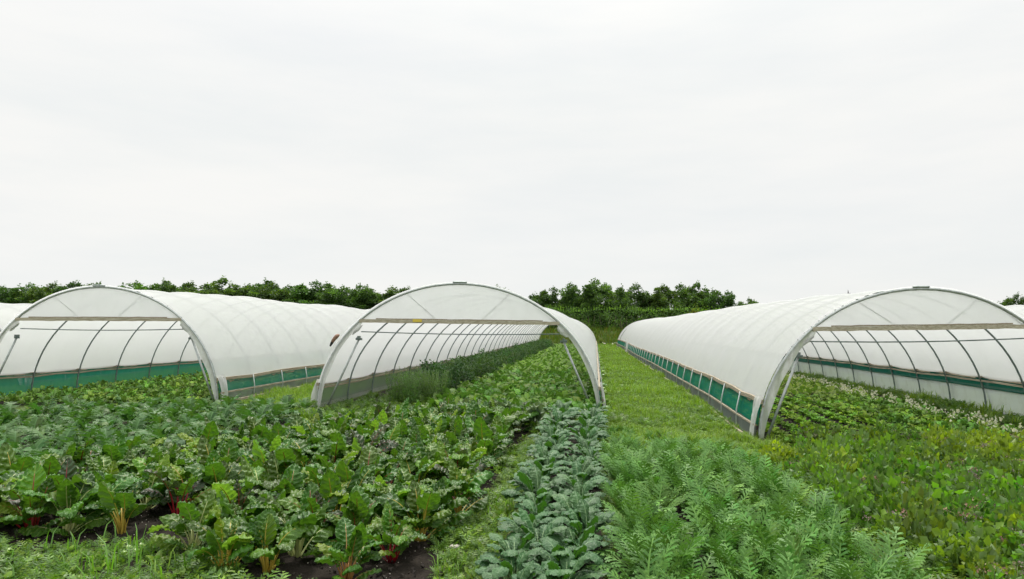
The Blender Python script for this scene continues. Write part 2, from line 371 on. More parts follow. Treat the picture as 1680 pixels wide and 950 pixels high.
# ------------------------------------------------------------------ polytunnels
def tunnel(label, cx, y0, n, sp, hw, R, skew=0., drift=0., rail=.58, bar=.72, left=('net','skirt',.28), right=('net','skirt',.28),
           seed=1, gap=None, cols=None, front=True, lift=0., rail_r=None):
    g = np.random.default_rng(seed)
    ck, sk = math.cos(skew), math.sin(skew)
    org = np.array([cx, y0+hw*sk, gzf(cx, y0)])
    root = empty('polytunnel', org); tag(root, label, 'polytunnel', 'white polytunnels standing side by side in the field')
    wob = g.normal(0, .012, n+2); leanx = g.normal(0, .012, n+2)
    zl = np.array([gzf(cx-hw, y0+i*sp) for i in range(n+2)])+lift; zr = np.array([gzf(cx+hw, y0+i*sp+2*hw*sk) for i in range(n+2)])+lift
    def pt(i, th, k=1., dz=0.):
        """i: hoop number (fractional allowed), th: angle from the left foot; arrays broadcast"""
        i = np.asarray(i, float); th = np.asarray(th, float); i, th = np.broadcast_arrays(i, th)
        i0 = np.clip(np.floor(i).astype(int), 0, n); fr = i-i0
        zL = zl[i0]*(1-fr)+zl[i0+1]*fr; zR = zr[i0]*(1-fr)+zr[i0+1]*fr
        wb = wob[i0]*(1-fr)+wob[i0+1]*fr; lx = leanx[i0]*(1-fr)+leanx[i0+1]*fr
        s = -np.cos(th)*hw*k; u = (s/hw+1)/2
        h = np.sin(th)*R*(k+wb)
        x = cx+drift*i*sp/60.+s*ck+lx*np.sin(th); y = y0+hw*sk+i*sp+s*sk
        return np.stack([x, y, zL*(1-u)+zR*u+h+dz], -1)
    thl = math.asin(rail/R); thR = math.asin((rail_r or rail)/R); thb = math.asin(bar)
    # hoops
    base = np.linspace(0, math.pi, 37)
    for i in range(n):
        b = MB(); P = pt(i, base); P = np.concatenate([[P[0]-[0,0,.08]], P, [P[-1]-[0,0,.08]]])
        rad = .029 if i == 0 else (.021 if i < 14 else .019)
        b.tube(P if i < 16 else P[::2] if len(P[::2])%1 == 0 else P, rad, 8 if i < 16 else 5, up=(sk*-1, ck, .001))
        b.build('front_hoop' if i == 0 else 'hoop', M['steel'] if i == 0 else M['darksteel'], root)
    # cover: film stretched over the hoops, drawn in a little between them
    segs = [(0., n-1.)] if gap is None else [(0., gap), (gap+.6, n-1.)]
    for a, e in segs:
        ii = np.arange(math.ceil(a*4)/4, e+.01, .25); ii[0] = a; ii[-1] = e
        th = np.linspace(thl, math.pi-thR, 45)
        I, T = np.meshgrid(ii, th, indexing='ij'); fr = I-np.floor(I)
        sag = np.sin(math.pi*fr); k = 1.016-.014*sag-.003*g.normal(0, 1, I.shape)*sag*.35
        k += .003*np.sin(I*2.1+T*5)*sag
        G = pt(I, T, k); G[0, :, 1] -= .03
        b = MB(); b.grid(G); b.build('cover', M['film'], root)
    bz = np.linspace(0, n-1, (n-1)*2+1)
    for side, sg, spec in (('l', -1, left), ('r', 1, right)):
        thr = thl if sg < 0 else thR
        A = (lambda th: th) if sg < 0 else (lambda th: math.pi-th)
        # timber rail the film is battened to
        P = pt(bz, A(thr), 1.02); P[:, 2] += g.normal(0, .008, len(P)); P[0, 1] -= .02
        b = MB(); b.sweep(P, rect(.05, .075)); b.build('side_rail', M['timber'], root, False)
        P2 = P.copy(); P2[:, 2] -= .085; P2[:, 0] += -sg*.03
        b = MB(); b.sweep(P2, rect(.03, .04)); b.build('rail_batten', M['timber'], root, False)
        top, low, h2 = spec
        thm = math.asin(h2/R) if h2 > 0 else 0.
        jj = np.arange(0, n-1+.01, .125)
        def sheet(t0, t1, k, amp, dz=0.):
            tt = np.linspace(t0, t1, 7); I, T = np.meshgrid(jj, A(1)*0+tt, indexing='ij')
            wv = np.sin(I*9.+T*14+seed)+.6*np.sin(I*23.-T*20)+.8*np.sin(I*4.3+T*9)
            G = pt(I, T if sg < 0 else math.pi-T, k)
            G[..., 0] += sg*amp*wv; return G
        if top:
            G = sheet(thm, thr, 1.012, .008)
            b = MB(); b.grid(G); b.build('mesh_panel', M[top], root)
        if low:
            G = sheet(-.02, thm+.012, 1.024, .009)
            b = MB(); b.grid(G); b.build('skirt', M[low], root)
        P = pt(bz, A(max(thm, .012) if h2 > 0 else .02), 1.03)
        b = MB(); b.sweep(P if top else P, rect(.03, .035)); b.build('lower_batten', M['timber'], root, False)
        P = pt(bz, A(.012), 1.045); b = MB(); b.sweep(P, rect(.05, .06)); b.build('base_rail', M['timber'], root, False)
        # short outer posts that clamp the netting
        for i in range(1, min(n, 30)):
            q = i-.06; P = pt(np.array([q, q+.05, q+.05]), np.array([A(-.01), A(thr*.55), A(thr*1.02)]), 1.034)
            b = MB(); b.tube(P, .0155, 6, up=(0, 1, 0)); b.build('side_post', M['palesteel'], root)
        if not front: continue
        # film gathered down the front leg to the foot
        T = np.linspace(-.01, thr+.035, 12); fr = np.linspace(0, 1, 6); F, TT = np.meshgrid(fr, T, indexing='ij')
        wd = .11+.13*np.sin(math.pi*np.clip((TT+.01)/(thr+.045)*.75+.1, 0, 1))
        G = pt(F*wd, TT if sg < 0 else math.pi-TT, 1.036+.010*np.sin(F*9+TT*17)); G[..., 1] -= .055
        b = MB(); b.grid(G); b.build('leg_sleeve', M['wrap'], root)
        # flap of film turned in around the front hoop, bunched under the beam corner
        T = np.linspace(.0, thb, 26); F = np.linspace(0, 1, 6); FF, TT = np.meshgrid(F, T, indexing='ij'); uu = TT/thb
        wdt = .010+(.045 if hw < 3.25 or (cx < -10 and sg > 0) else .018)*np.sin(math.pi*np.clip(uu*.92+.03, 0, 1))**.8+.022*np.exp(-((uu-.93)/.06)**2)
        G = pt(FF*0, TT if sg < 0 else math.pi-TT, .998-wdt*FF)
        G[..., 1] += -.035+.05*FF+.020*np.sin(TT*23+FF*3+seed)*FF+.025*np.sin(TT*51)*FF*np.exp(-((uu-.93)/.08)**2)
        b = MB(); b.grid(G); b.build('film_flap', M['wrap'], root)
        b = MB(); cth = np.linspace(0, 2*math.pi, 9); ct = np.linspace(-.5, .5, 7); C_, S_ = np.meshgrid(ct, cth, indexing='ij')
        rr_ = (.045+.02*np.sin(S_*3+C_*9+seed))*np.cos(C_*2.6)+.008; q_ = pt(C_*0+.02, (thb-.075+C_*.10) if sg < 0 else math.pi-(thb-.075+C_*.10), .965)
        G = q_+np.stack([rr_*np.cos(S_)*1.2, rr_*np.sin(S_), rr_*np.sin(S_+.6)*.5], -1); b.grid(G); b.build('corner_wrap', M['wrap'], root)
        # corner brace from under the beam to the foot
        top_ = pt(.12, A(math.asin(.60)), .925); foot = pt(.07, A(.0), .955)
        b = MB(); b.tube(np.array([foot, foot*.5+top_*.5+[0,0,.0], top_]), .026, 7, up=(0, 1, 0)); br = b.build('corner_brace', M['steel'], root)
        b = MB(); b.box(top_, (.16, .05, .05), sg*.3); b.box(top_+[0,0,.03], (.05, .12, .09)); b.tube(np.array([top_-[.06*sg,.06,0], top_+[.07*sg,.05,.03]]), .018, 6)
        b.build('clamp', M['darksteel'], br, False)
    if front:
        # gable film above the beam
        T = np.linspace(thb, math.pi-thb, 41); V = np.linspace(0, 1, 9); TT, VV = np.meshgrid(T, V, indexing='ij')
        top_ = pt(TT*0, TT, .995); lo = top_.copy(); zb = pt(0., thb)[2]*(1-np.linspace(0,1,41))+pt(0., math.pi-thb)[2]*np.linspace(0,1,41)
        lo[..., 2] = zb[:, None]; G = lo*(1-VV[..., None])+top_*VV[..., None]
        G[..., 1] += .02+.012*np.sin(TT*6)*np.sin(VV*3)+.006*np.sin(TT*21+VV*5)
        b = MB(); b.grid(G); b.build('gable_panel', M['gable'], root)
        for th_ in (1.18, 1.93):
            p0 = pt(0., th_, .985); p1 = pt(0., math.pi/2+(th_-math.pi/2)*.45, .985); p1[2] = zb[20]+.05
            b = MB(); b.tube(np.array([p0+[0,.03,0], p1+[0,.03,0]]), .008, 5, up=(0,1,0)); b.build('gable_wire', M['wrap'], root)
        a, e = pt(0., thb, 1.005), pt(0., math.pi-thb, 1.005); u = np.linspace(0, 1, 25)[:, None]; P = a*(1-u)+e*u; P[:, 1] -= .03; P[:, 2] += -.035+g.normal(0, .003, 25)
        b = MB(); b.sweep(P, np.array(rect(.05, .08))[None]*(1+g.normal(0, .03, (25, 1, 1)))); bm = b.build('beam', M['beam'], root, False)
        P3 = P[2:-2].copy(); P3[:, 2] += .054; P3[:, 1] -= .01
        b = MB(); b.sweep(P3, rect(.03, .025)); b.build('beam_batten', M['timber'], bm, False)
        if cols == 'tape':
            b = MB(); q = P[7]; b.box(q+[0,-.036,.02], (.22, .012, .07)); b.build('yellow_tape', M['tape'], bm, False)
        # thin steel tie bar a little below and behind the beam
        a, e = pt(.10, thb-.05, .97), pt(.10, math.pi-thb+.05, .97); P = a*(1-u)+e*u; P[:, 2] += -.10-.035*np.sin(math.pi*u[:, 0])
        b = MB(); b.tube(P, .014, 6); b.build('tie_bar', M['darksteel'], root)
        # ridge cap over the front hoop
        T = np.linspace(1.52, 1.62, 7); b = MB(); b.tube(pt(T*0, T, 1.014)-[0,.02,0], .020, 6, up=(0,1,0)); b.build('ridge_strap', M['palesteel'], root)
    return root, pt

G_MID = tunnel('middle white polytunnel of the three with open fronts, chard leading up to it', -3.17, 15.55, 33, 1.97, 3.32, 2.93, R_(6.5), .1,
    rail=.56, bar=.705, left=('skirt_green','skirt_white',.12), right=('net','skirt',.28), seed=3, cols='tape')
G_LEFT = tunnel('open white polytunnel at the left with green netting along both sides', -12.62, 16.05, 32, 1.72, 3.26, 2.96, R_(1.5), .0,
    rail=.60, bar=.725, left=('net','skirt',.05), right=('net','skirt',.26), seed=5)
G_RIGHT = tunnel('white polytunnel at the right, nearest to the camera, over rows of salad', 6.17, 13.12, 41, 1.64, 3.22, 2.86, R_(11.5), -.35,
    rail=.74, bar=.745, left=('net','skirt',.31), right=('darknet','skirt_white',.58), rail_r=.84, seed=8, gap=37.2)
tunnel('white polytunnel at the far left, mostly hidden behind the open left one', -21.9, 20.5, 28, 1.75, 3.25, 2.92, 0., .0, seed=11, lift=-.2)
tunnel('white polytunnel at the right edge, only its roof showing behind the nearest one', 15.5, 16.0, 28, 1.75, 3.25, 2.90, R_(8), -.3, seed=13, lift=-.06)

# ------------------------------------------------------------------ trees, hedge and bank at the back
def leafquad(l=.3, w=.16, fold=.05):
    return tpl([(0,0,0),(l*.5,-w/2,fold),(l,0,0),(l*.5,w/2,fold)], [(0,1,2),(0,2,3)], [(.5,0),(.2,.5),(.5,1),(.8,.5)])
LQ = leafquad(.25, .14, .04)
def rand_dirs(g, n):
    v = g.normal(size=(n, 3)); return v/np.linalg.norm(v, axis=1)[:, None]
def orient(V, D, g, s):
    """copies of template verts V (k,3) pointing along D (n,3) with random roll"""
    n = len(D); A = np.cross(D, rand_dirs(g, n)); A /= np.linalg.norm(A, axis=1)[:, None]+1e-9; B = np.cross(D, A)
    W = V[None]*np.broadcast_to(s, (n,))[:, None, None]
    return W[..., :1]*D[:, None]+W[..., 1:2]*A[:, None]+W[..., 2:]*B[:, None]
def leafcloud(g, P, D, s, tint, t=LQ):
    n = len(P); V = orient(t['V'], D, g, s)+P[:, None]; k = len(t['V'])
    return dict(V=V.reshape(-1, 3), T=(t['T'][None]+(np.arange(n)*k)[:, None, None]).reshape(-1, 3), UV=np.tile(t['UV'], (n, 1)),
                M=np.zeros(n*len(t['T']), int), C=np.repeat(tint, k, 0).reshape(-1, 3))
def tree_crown(seed, H=6.0, Wd=4.4):
    g = np.random.default_rng(seed); out = []
    for q in range(7):                      # uneven leaders, each a tapering stack of leafy clumps
        a = q*2.4+g.random(); rr = (0 if q == 0 else g.uniform(.25, .5)*Wd); cx_, cy_ = rr*math.cos(a), rr*math.sin(a)*.8
        h = H*(1. if q == 0 else g.uniform(.74, .95)); lx, ly = g.normal(0, .25, 2)
        nc = 14
        for i in range(nc):
            u = (i+g.random())/nc; R0 = 1.55*(1-u**1.6)**.7*(.7+.3*min(1, u*5))+.10; an = g.random()*6.28; ro = R0*g.uniform(.2, 1.)
            c = np.array([cx_+lx*u+ro*math.cos(an), cy_+ly*u+ro*math.sin(an), .25+u*(h-.45)]); r = g.uniform(.38, .68)*(1.1-.45*u); n = int(60+125*r)
            d = rand_dirs(g, n); P = c+d*(r*g.random((n, 1))**.5)*[1.15, 1.15, .8]
            D = d*.7+rand_dirs(g, n)*.7+[0, 0, .35]; D /= np.linalg.norm(D, axis=1)[:, None]
            sh = g.uniform(.65, 1.35)*(1+.35*(g.random() < .25)); tint = np.ones((n, 1))*np.array([sh*1.03, sh*1.03, sh*.9])*g.uniform(.75, 1.3, (n, 1))
            out.append(leafcloud(g, P, D, g.uniform(.75, 1.3, n), tint))
        n = 16; b = np.array([cx_+lx, cy_+ly, h-.6]); qz = g.random((n, 1)); P = b+qz*np.array([g.normal(0,.12), g.normal(0,.12), .85])+g.normal(0, .16, (n, 3))*(1.15-qz)
        D = rand_dirs(g, n)+[0, 0, .5]; D /= np.linalg.norm(D, axis=1)[:, None]
        out.append(leafcloud(g, P, D, g.uniform(.6, 1.1, n), np.ones((n, 3))*g.uniform(1.0, 1.5)))
    return join(out)
def tree_trunk(seed, H=5.):
    g = np.random.default_rng(seed); b = MB(); z = np.linspace(-.2, H*.75, 7)
    P = np.stack([np.cumsum(g.normal(0, .05, 7)), np.cumsum(g.normal(0, .05, 7)), z], 1); b.tube(P, np.linspace(.15, .03, 7), 7, up=(0,1,0))
    for i in range(7):
        k = g.integers(1, 5); a = g.random()*6.28; L = g.uniform(1., 1.9); u = np.linspace(0, 1, 5)[:, None]
        Q = P[k]+u*np.array([math.cos(a)*L, math.sin(a)*L, L*.7])+u**2*[0, 0, .3]; b.tube(Q, np.linspace(.07, .015, 5), 5, up=(0,1,0))
    return join(b.t)
crowns = [mesh('crown', tree_crown(20+i, 6.0, 4.2+.4*(i % 3)), M['tree']) for i in range(6)]
trunks = [mesh('trunk', tree_trunk(40+i), M['bark']) for i in range(3)]
g = np.random.default_rng(17)
# row of trees behind the hedge; height (m above the field) read along the row from right to left
prof_x = [-118, -100, -90, -86, -78, -60, -48, -36, -24, -16, -10, -4, 0, 4, 8, 13, 17, 21]
prof_h = [8.1, 8.4, 8.0, 8.5, 8.6, 8.9, 8.7, 8.2, 7.9, 7.4, 7.2, 7.9, 8.7, 8.0, 8.3, 8.2, 7.7, 6.6]
tx = 20.6; k = 0
while tx > -118:
    k += 1; y = 96+g.normal(0, 1.); x = tx+g.normal(0, .3)
    zt = np.interp(x, prof_x, prof_h)+g.normal(0, .3); b0 = gzf(x, y); s = (zt-b0)/6.0
    wx = g.uniform(.95, 1.2)*(1.4 if x < -12 else 1.2)
    o = empty('tree', (x, y, b0), g.random()*6.28)
    tag(o, f'dark leafy tree behind the tunnels, {ordw(k)} from the right end of the long row', 'tree', 'row of trees along the back of the field')
    link('crown', crowns[k % 6], o, s=(s*wx, s*wx, s)); link('trunk', trunks[k % 3], o, s=(s, s, s))
    tx -= g.uniform(2.5, 3.3)
for i, (x, h) in enumerate([(53.6, 7.0), (56.6, 6.4), (59.5, 6.3)]):
    y = 95; b0 = gzf(x, y); o = empty('tree', (x, y, b0), i*2.)
    tag(o, f'tree showing over the roof at the right edge, {ONES[i+1]} from its left', 'tree', 'trees at the right edge'); s = (h-b0)/6.
    link('crown', crowns[i+1], o, s=s*1.0); link('trunk', trunks[i], o, s=s)
# clipped-looking hedge in front of the trees, with pale upright shoots
def hedge_foliage(x0, x1, y0, H, D, seed, dens=190, sz=.75):
    g = np.random.default_rng(seed); n = int((x1-x0)*dens)
    x = g.uniform(x0, x1, n); top = H*(1+.05*np.sin(x*.7)+.05*np.sin(x*2.1+1)); v = g.random(n)**.8; dep = (g.random(n)-.5)
    wv = .25*np.sin(x*1.3+v*4)+.2*np.sin(x*3.1+v*9)
    P = np.stack([x, y0+dep*D*(1-.35*v)+wv, v*top], 1); P[:, 2] += gz(P[:, 0], P[:, 1])
    Dr = rand_dirs(g, n)+np.array([0, -.5, .5]); Dr /= np.linalg.norm(Dr, axis=1)[:, None]
    sh = g.uniform(.7, 1.2, (n, 1))*(1+.25*np.sin(x*1.9+v*6)[:, None]); a = leafcloud(g, P, Dr, g.uniform(.6, 1.2, n)*sz, np.ones((n, 3))*sh)
    n = int((x1-x0)*45); x = g.uniform(x0, x1, n); q = g.random(n); xr = np.round(x*3)/3+g.normal(0, .05, n)
    P = np.stack([xr, y0+g.normal(0, D*.2, n), H*(.9+.05*np.sin(xr*.7))+q*g.uniform(.2, .75, n)], 1); P[:, 2] += gz(P[:, 0], P[:, 1])
    Dr = rand_dirs(g, n)*.6+np.array([0, -.1, .9]); Dr /= np.linalg.norm(Dr, axis=1)[:, None]
    b = leafcloud(g, P, Dr, g.uniform(.6, 1., n)*sz, np.ones((n, 3))*np.array([2.1, 1.95, 1.3])*g.uniform(.8, 1.2, (n, 1)))
    return join([a, b])
HY = 89.5
hr = empty('hedge', (6, HY, gzf(6, HY))); tag(hr, 'dense green hedge with pale upright shoots on the bank below the trees', 'hedge')
t_ = hedge_foliage(-14, 27, HY, 2.75, 2.2, 3); t_['V'] = t_['V']-np.array(hr.location); link('foliage', mesh('foliage', t_, M['hedge']), hr)
b = MB(); g = np.random.default_rng(5)
for x in np.arange(-13.5, 27, .8):
    x_ = x+g.normal(0, .15); z = gzf(x_, HY); b.tube(np.array([(x_, HY, z-.1), (x_+.05, HY, z+.8), (x_+g.normal(0,.2), HY+g.normal(0,.2), z+1.9)]), np.array([.05,.04,.02]), 5, up=(0,1,0))
b.build('trunk', M['bark'], hr)
def bush_mesh(seed, n=420, sz=.5, tint=(1,1,1), wob=.25):
    g = np.random.default_rng(seed); d = rand_dirs(g, n); d[:, 2] = np.abs(d[:, 2])*.95
    r = (.55+.45*g.random((n, 1))**.6)*(1+wob*np.sin(d[:, :1]*5+seed)*np.sin(d[:, 1:2]*4+d[:, 2:]*3)); P = d*r
    D = d+rand_dirs(g, n)*.9+[0, 0, .2]; D /= np.linalg.norm(D, axis=1)[:, None]
    return leafcloud(g, P, D, g.uniform(.6, 1.2, n)*sz, np.array(tint)*g.uniform(.75, 1.35, (n, 1))*np.ones((n, 3)))
def bush(label, x, y, w_, h_, mat, seed, tint=(1,1,1), group=None, name='bush', n=420, sz=.5, cat='bush'):
    o = empty(name, (x, y, gzf(x, y)), seed); tag(o, label, cat, group)
    link('foliage', mesh('foliage', bush_mesh(seed, n, sz/w_*.9, tint), mat), o, s=(w_, w_, h_))
    b = MB(); gg = np.random.default_rng(seed)
    for i in range(5):
        a = gg.random()*6.28; b.tube(np.array([(0,0,-.05),(.12*math.cos(a)*w_,.12*math.sin(a)*w_,h_*.35),(.35*math.cos(a)*w_,.35*math.sin(a)*w_,h_*.7)]), np.array([.03,.02,.008]), 5, up=(0,1,0))
    b.build('stem', M['bark'], o, org=(0,0,0))
    return o
bush('bright green rounded bush in front of the hedge, above the end of the grass path', 3.4, 87.2, 2.0, 1.7, M['hedge'], 4, (1.35,1.3,1.))
bush('small bush at the foot of the hedge beside the middle tunnel end', -1.3, 87.0, 1.4, 1.5, M['hedge'], 9, (1.0,1.05,1.))
bush('low bush at the foot of the hedge beside the right tunnel end', 6.6, 87.2, 1.5, 1.2, M['hedge'], 12, (1.,1.,1.))
bush('orange-yellow flowering shrub growing out of the hedge top', 12.6, 88.6, 1.1, 3.15, M['herb_y'], 14, (2.0,1.25,.8), n=500)
# rough grass and dead stems on the bank
g = np.random.default_rng(31); n = 9000
blade1 = tpl([(-.5,0,0),(.5,0,0),(.05,.25,1.)], [(0,1,2)], [(.2,0),(.8,0),(.5,1)])
x = g.uniform(-12, 20, n); y = g.uniform(81.5, 88.6, n); P = np.stack([x, y, gz(x, y)-.02], 1)
t1 = scatter(blade1, P, g.random(n)*6.28, 1., np.array([1.,.92,.8])*g.uniform(.6, 1.1, (n, 1)))
sz = np.repeat(g.uniform(.25, .6, n), 3); base = np.repeat(P, 3, 0); t1['V'] = base+(t1['V']-base)*np.stack([.08+0*sz, sz*.6, sz], 1)
br = g.random(n) < .28; t1['C'] = np.where(np.repeat(br, 3)[:, None], t1['C']*np.array([1.9,.95,1.8]), t1['C'])
tag(link('bank_grass', mesh('bank_grass', t1, M['grass'])), 'rough grass with brown stems on the bank at the path end', kind='stuff')
g = np.random.default_rng(6)
def stone_mesh(seed):
    gg = np.random.default_rng(seed); b = MB(); th = np.linspace(0, math.pi, 6); ph = np.linspace(0, 2*math.pi, 9)
    T, Ph = np.meshgrid(th, ph, indexing='ij'); r = 1+.16*np.sin(Ph*2+seed)+.12*np.cos(T*3+seed*2)+.1*np.sin(Ph*3+T*2)
    b.grid(np.stack([r*np.sin(T)*np.cos(Ph), r*np.sin(T)*np.sin(Ph)*.8, r*np.cos(T)*.6], -1)); return mesh('stone', join(b.t), M['stone'])
stones = [stone_mesh(i) for i in range(4)]
for i in range(9):
    x = .9+i*.42+g.normal(0, .08); y = 81.6+g.normal(0, .2); s = g.uniform(.09, .17)
    tag(link('stone', stones[i % 4], None, (x, y, gzf(x, y)+s*.35), (0, 0, g.random()*6), (s*1.5, s, s)), f'pale stone at the far end of the grass path, {ONES[i+1]} from the left', 'stone', 'pale stones across the end of the path')
tag(link('stone', stones[1], None, (-1.21, 5.93, gzf(-1.2, 5.9)+.02), (0,0,.4), (.05,.042,.045)), 'pale stone lying on the bare soil beside the weedy strip', 'stone')
tag(link('stone', stones[2], None, (-1.3, 6.7, .02), (0,0,1.4), (.03,.024,.028)), 'small pale stone on the soil under the last chard leaves', 'stone')
# loose board beside the right tunnel, cloth scrap, bird
b = MB(); z = gzf(2.72, 57); b.box((2.68, 57, z+.60), (.15, .04, 1.25), ry=R_(5), rx=R_(-3)); o = b.build('board', M['white'], None, False)
tag(o, 'narrow white board standing against the far part of the right tunnel', 'board')
r = empty('cloth_scrap', (-5.97, 15.6, 1.72)); tag(r, 'brown cloth scrap with a dark end hanging on the middle tunnel front hoop', 'cloth')
u = np.linspace(0, 1, 9)[:, None]; P = np.array([-5.98,15.56,1.76])*(1-u)+np.array([-6.22,15.62,1.49])*u; P[:, 2] += .05*np.sin(u[:, 0]*math.pi)
a_ = np.linspace(0, 2*math.pi, 9)[:-1]; pr = np.stack([np.cos(a_)*.04, np.sin(a_)*.05], 1)
rad = np.array([.5,.8,1.,1.05,1.,.9,.8]); b = MB(); b.sweep(P[:7], pr[None]*rad[:, None, None]); b.build('cloth', M['ragbrown'], r)
b = MB(); b.sweep(P[5:], pr[None]*np.array([.85,.8,.7,.4])[:, None, None]*.95); b.build('cloth_end', M['ragdark'], r)
def bird(loc):
    b = MB(); u = np.linspace(0, 1, 11); x = -.09+.17*u
    rad = np.array([.004,.012,.024,.032,.034,.030,.022,.019,.021,.014,.003])*.8; a_ = np.linspace(0, 2*math.pi, 9)[:-1]
    z = .02+.03*u**2+np.array([0,0,0,0,0,0,.004,.012,.016,.014,.010])
    b.sweep(np.stack([x, 0*x, z], 1), np.stack([np.cos(a_), np.sin(a_)], 1)[None]*rad[:, None, None])
    r = empty('bird', loc, R_(12)); tag(r, 'small dark bird on the ridge of the right tunnel with raised wing', 'bird')
    b.build('body', M['ragdark'], r, org=(0,0,0))
    w1 = MB(); G = np.array([[(-.03,.012,.03),(-.01,.012,.035),(.02,.012,.035)],[(-.02,.02,.09),(.0,.022,.095),(.015,.02,.085)],[(-.005,.03,.19),(.0,.03,.195),(.004,.03,.185)]], float)
    w1.grid(G); w1.grid(G[:, ::-1]-[0,.004,0]); w1.build('wing', M['ragdark'], r, org=(0,0,0))
    t1 = MB(); G = np.array([[(-.08,-.01,.02),(-.08,.01,.02)],[(-.16,-.02,.012),(-.16,.02,.012)]], float); t1.grid(G); t1.grid(G[:, ::-1]-[0,0,.003]); t1.build('tail', M['ragdark'], r, org=(0,0,0))
pb = G_RIGHT[1](2.25, math.pi/2, 1.014); bird(tuple(pb+np.array([0,0,-.02])))
bo = [o for o in col.objects if o.name == 'bird'][0]; bo.scale = (.72, .72, .62)

# ------------------------------------------------------------------ crop leaves
def curve(n, total, e0, bend, powr=1.4, side=0.):
    """centre line in the x-z plane: starts at elevation e0, bends down by bend (radians) along its length"""
    u = np.linspace(0, 1, n); a = e0-bend*u**powr; ds = total/(n-1)
    x = np.concatenate([[0], np.cumsum(np.cos((a[1:]+a[:-1])/2)*ds)]); z = np.concatenate([[0], np.cumsum(np.sin((a[1:]+a[:-1])/2)*ds)])
    return u, np.stack([x, side*u**2*total, z], 1), np.stack([-np.sin(a), 0*a, np.cos(a)], 1)
def blade(L, W, pet, e0, bend, prof, nt=16, ns=9, cup=.12, wave=.02, bump=.010, veins=6., seed=0, side=0., twist=0., powr=1.4):
    g = np.random.default_rng(seed); ph = g.random(6)*6.28; tot = L+pet
    u, C, Nn = curve(60, tot, e0, bend, powr, side); t = np.linspace(0, 1, nt); uu = (pet+L*t)/tot
    c = np.stack([np.interp(uu, u, C[:, i]) for i in range(3)], 1); nn = np.stack([np.interp(uu, u, Nn[:, i]) for i in range(3)], 1)
    s = np.linspace(-1, 1, ns); T, S = np.meshgrid(t, s, indexing='ij'); w = prof(t)[:, None]*W
    aS = np.abs(S); lat = w*S*(1-.10*aS**2)
    h = cup*w*aS**1.5
    h = h+wave*aS**2*(np.sin(T*15+ph[0]+S*1.5)+.6*np.sin(T*29+ph[1]-S))*np.minimum(1, prof(t)[:, None]*1.4)
    q = np.abs(np.sin(math.pi*(T*veins-aS*1.1)))
    h = h+bump*(q-.4)*np.minimum(1, aS*4)*np.minimum(1, (1-aS)*4+.3)*(.7+.6*np.sin(T*21+S*8+ph[2]))
    tw = twist*T; y = lat*np.cos(tw)-h*np.sin(tw); hh = h*np.cos(tw)+lat*np.sin(tw)
    edge = 1+.02*np.sin(T*23+ph[3])*aS
    V = c[:, None]+nn[:, None]*hh[..., None]; V[..., 1] += y*edge
    m = ns; i, j = np.meshgrid(np.arange(nt-1), np.arange(ns-1), indexing='ij'); a = (i*m+j).ravel()
    TT = np.concatenate([np.stack([a, a+m, a+m+1], 1), np.stack([a, a+m+1, a+1], 1)])
    return tpl(V.reshape(-1, 3), TT, np.stack([(S*.5+.5).ravel(), T.ravel()], 1)), (u, C, Nn)
def stalk(cl, tot, pet, r0, r1, upto=.8, k=6, n=9, flat=1.5):
    u, C, Nn = cl; f = np.linspace(0, (pet+(tot-pet)*upto)/tot, n); P = np.stack([np.interp(f, u, C[:, i]) for i in range(3)], 1)
    fp = pet/tot; r = np.where(f < fp, r0+(r1-r0)*f/fp, r1*(1-.8*(f-fp)/(1-fp)))
    a = np.arange(k)*2*math.pi/k; b = MB(); b.sweep(P, np.stack([np.cos(a)*flat, np.sin(a)], 1)[None]*r[:, None, None], up=(-.3, 0, 1)); return b.t[0]
P_ov = lambda t: np.sin(math.pi*np.clip(t*.93+.06, 0, 1)**.80)**.62*(1-.12*t)
P_sp = lambda t: np.clip(t*1.25+.06, 0, 1)**.75*np.sqrt(np.clip(1-(t*.985)**5, 0, 1))
P_el = lambda t: np.sin(math.pi*np.clip(t*.94+.04, 0, 1))**.8

# ---- rainbow chard: plant > leaf > stalk
STC = ['red', 'yellow', 'pale', 'pink', 'orange']
chard_v = []
spec = [  # pet, L, W(half), e0, bend
    (.26,.28,.105,88,40),(.24,.30,.115,82,95),(.28,.27,.105,85,70),(.20,.29,.115,74,110),(.22,.30,.115,78,100),(.18,.27,.105,66,90),
    (.15,.26,.105,54,80),(.24,.26,.095,90,30),(.14,.20,.085,80,60),(.10,.23,.10,36,60),(.26,.30,.115,86,130),(.20,.28,.105,70,120)]
for i, (pt_, L, W, e, bd) in enumerate(spec):
    t1, cl = blade(L, W*1.0, pt_, R_(e), R_(bd), P_ov, 30, 15, cup=-.40+.20*(i % 3), wave=.007+.003*(i % 3), bump=.029, veins=5.5+(i % 3)*.7, seed=i, side=.08*((i % 5)-2), twist=.35*((i % 4)-1.5), powr=2.3)
    st = stalk(cl, L+pt_, pt_, .0095, .0040, .70, flat=1.25)
    chard_v.append((t1, st))
def leaf_meshes(mat): return [mesh('leaf', t1, mat) for t1, st in chard_v]
CH = {k: leaf_meshes(M[k]) for k in ('chard', 'chard_red', 'chard_pale')}
ST = {c: [mesh('stalk', st, M['st_'+c]) for t1, st in chard_v] for c in STC}
CHJ = {}
def chj(i, lm, c):
    if (i, lm, c) not in CHJ:
        t1, st = chard_v[i]; CHJ[(i, lm, c)] = mesh('leaf', join([t1, xf(st, mat=1)]), [M[lm], M['st_'+c]])
    return CHJ[(i, lm, c)]
SW = {'red': 'red', 'yellow': 'yellow', 'pale': 'pale green', 'pink': 'pink', 'orange': 'orange'}
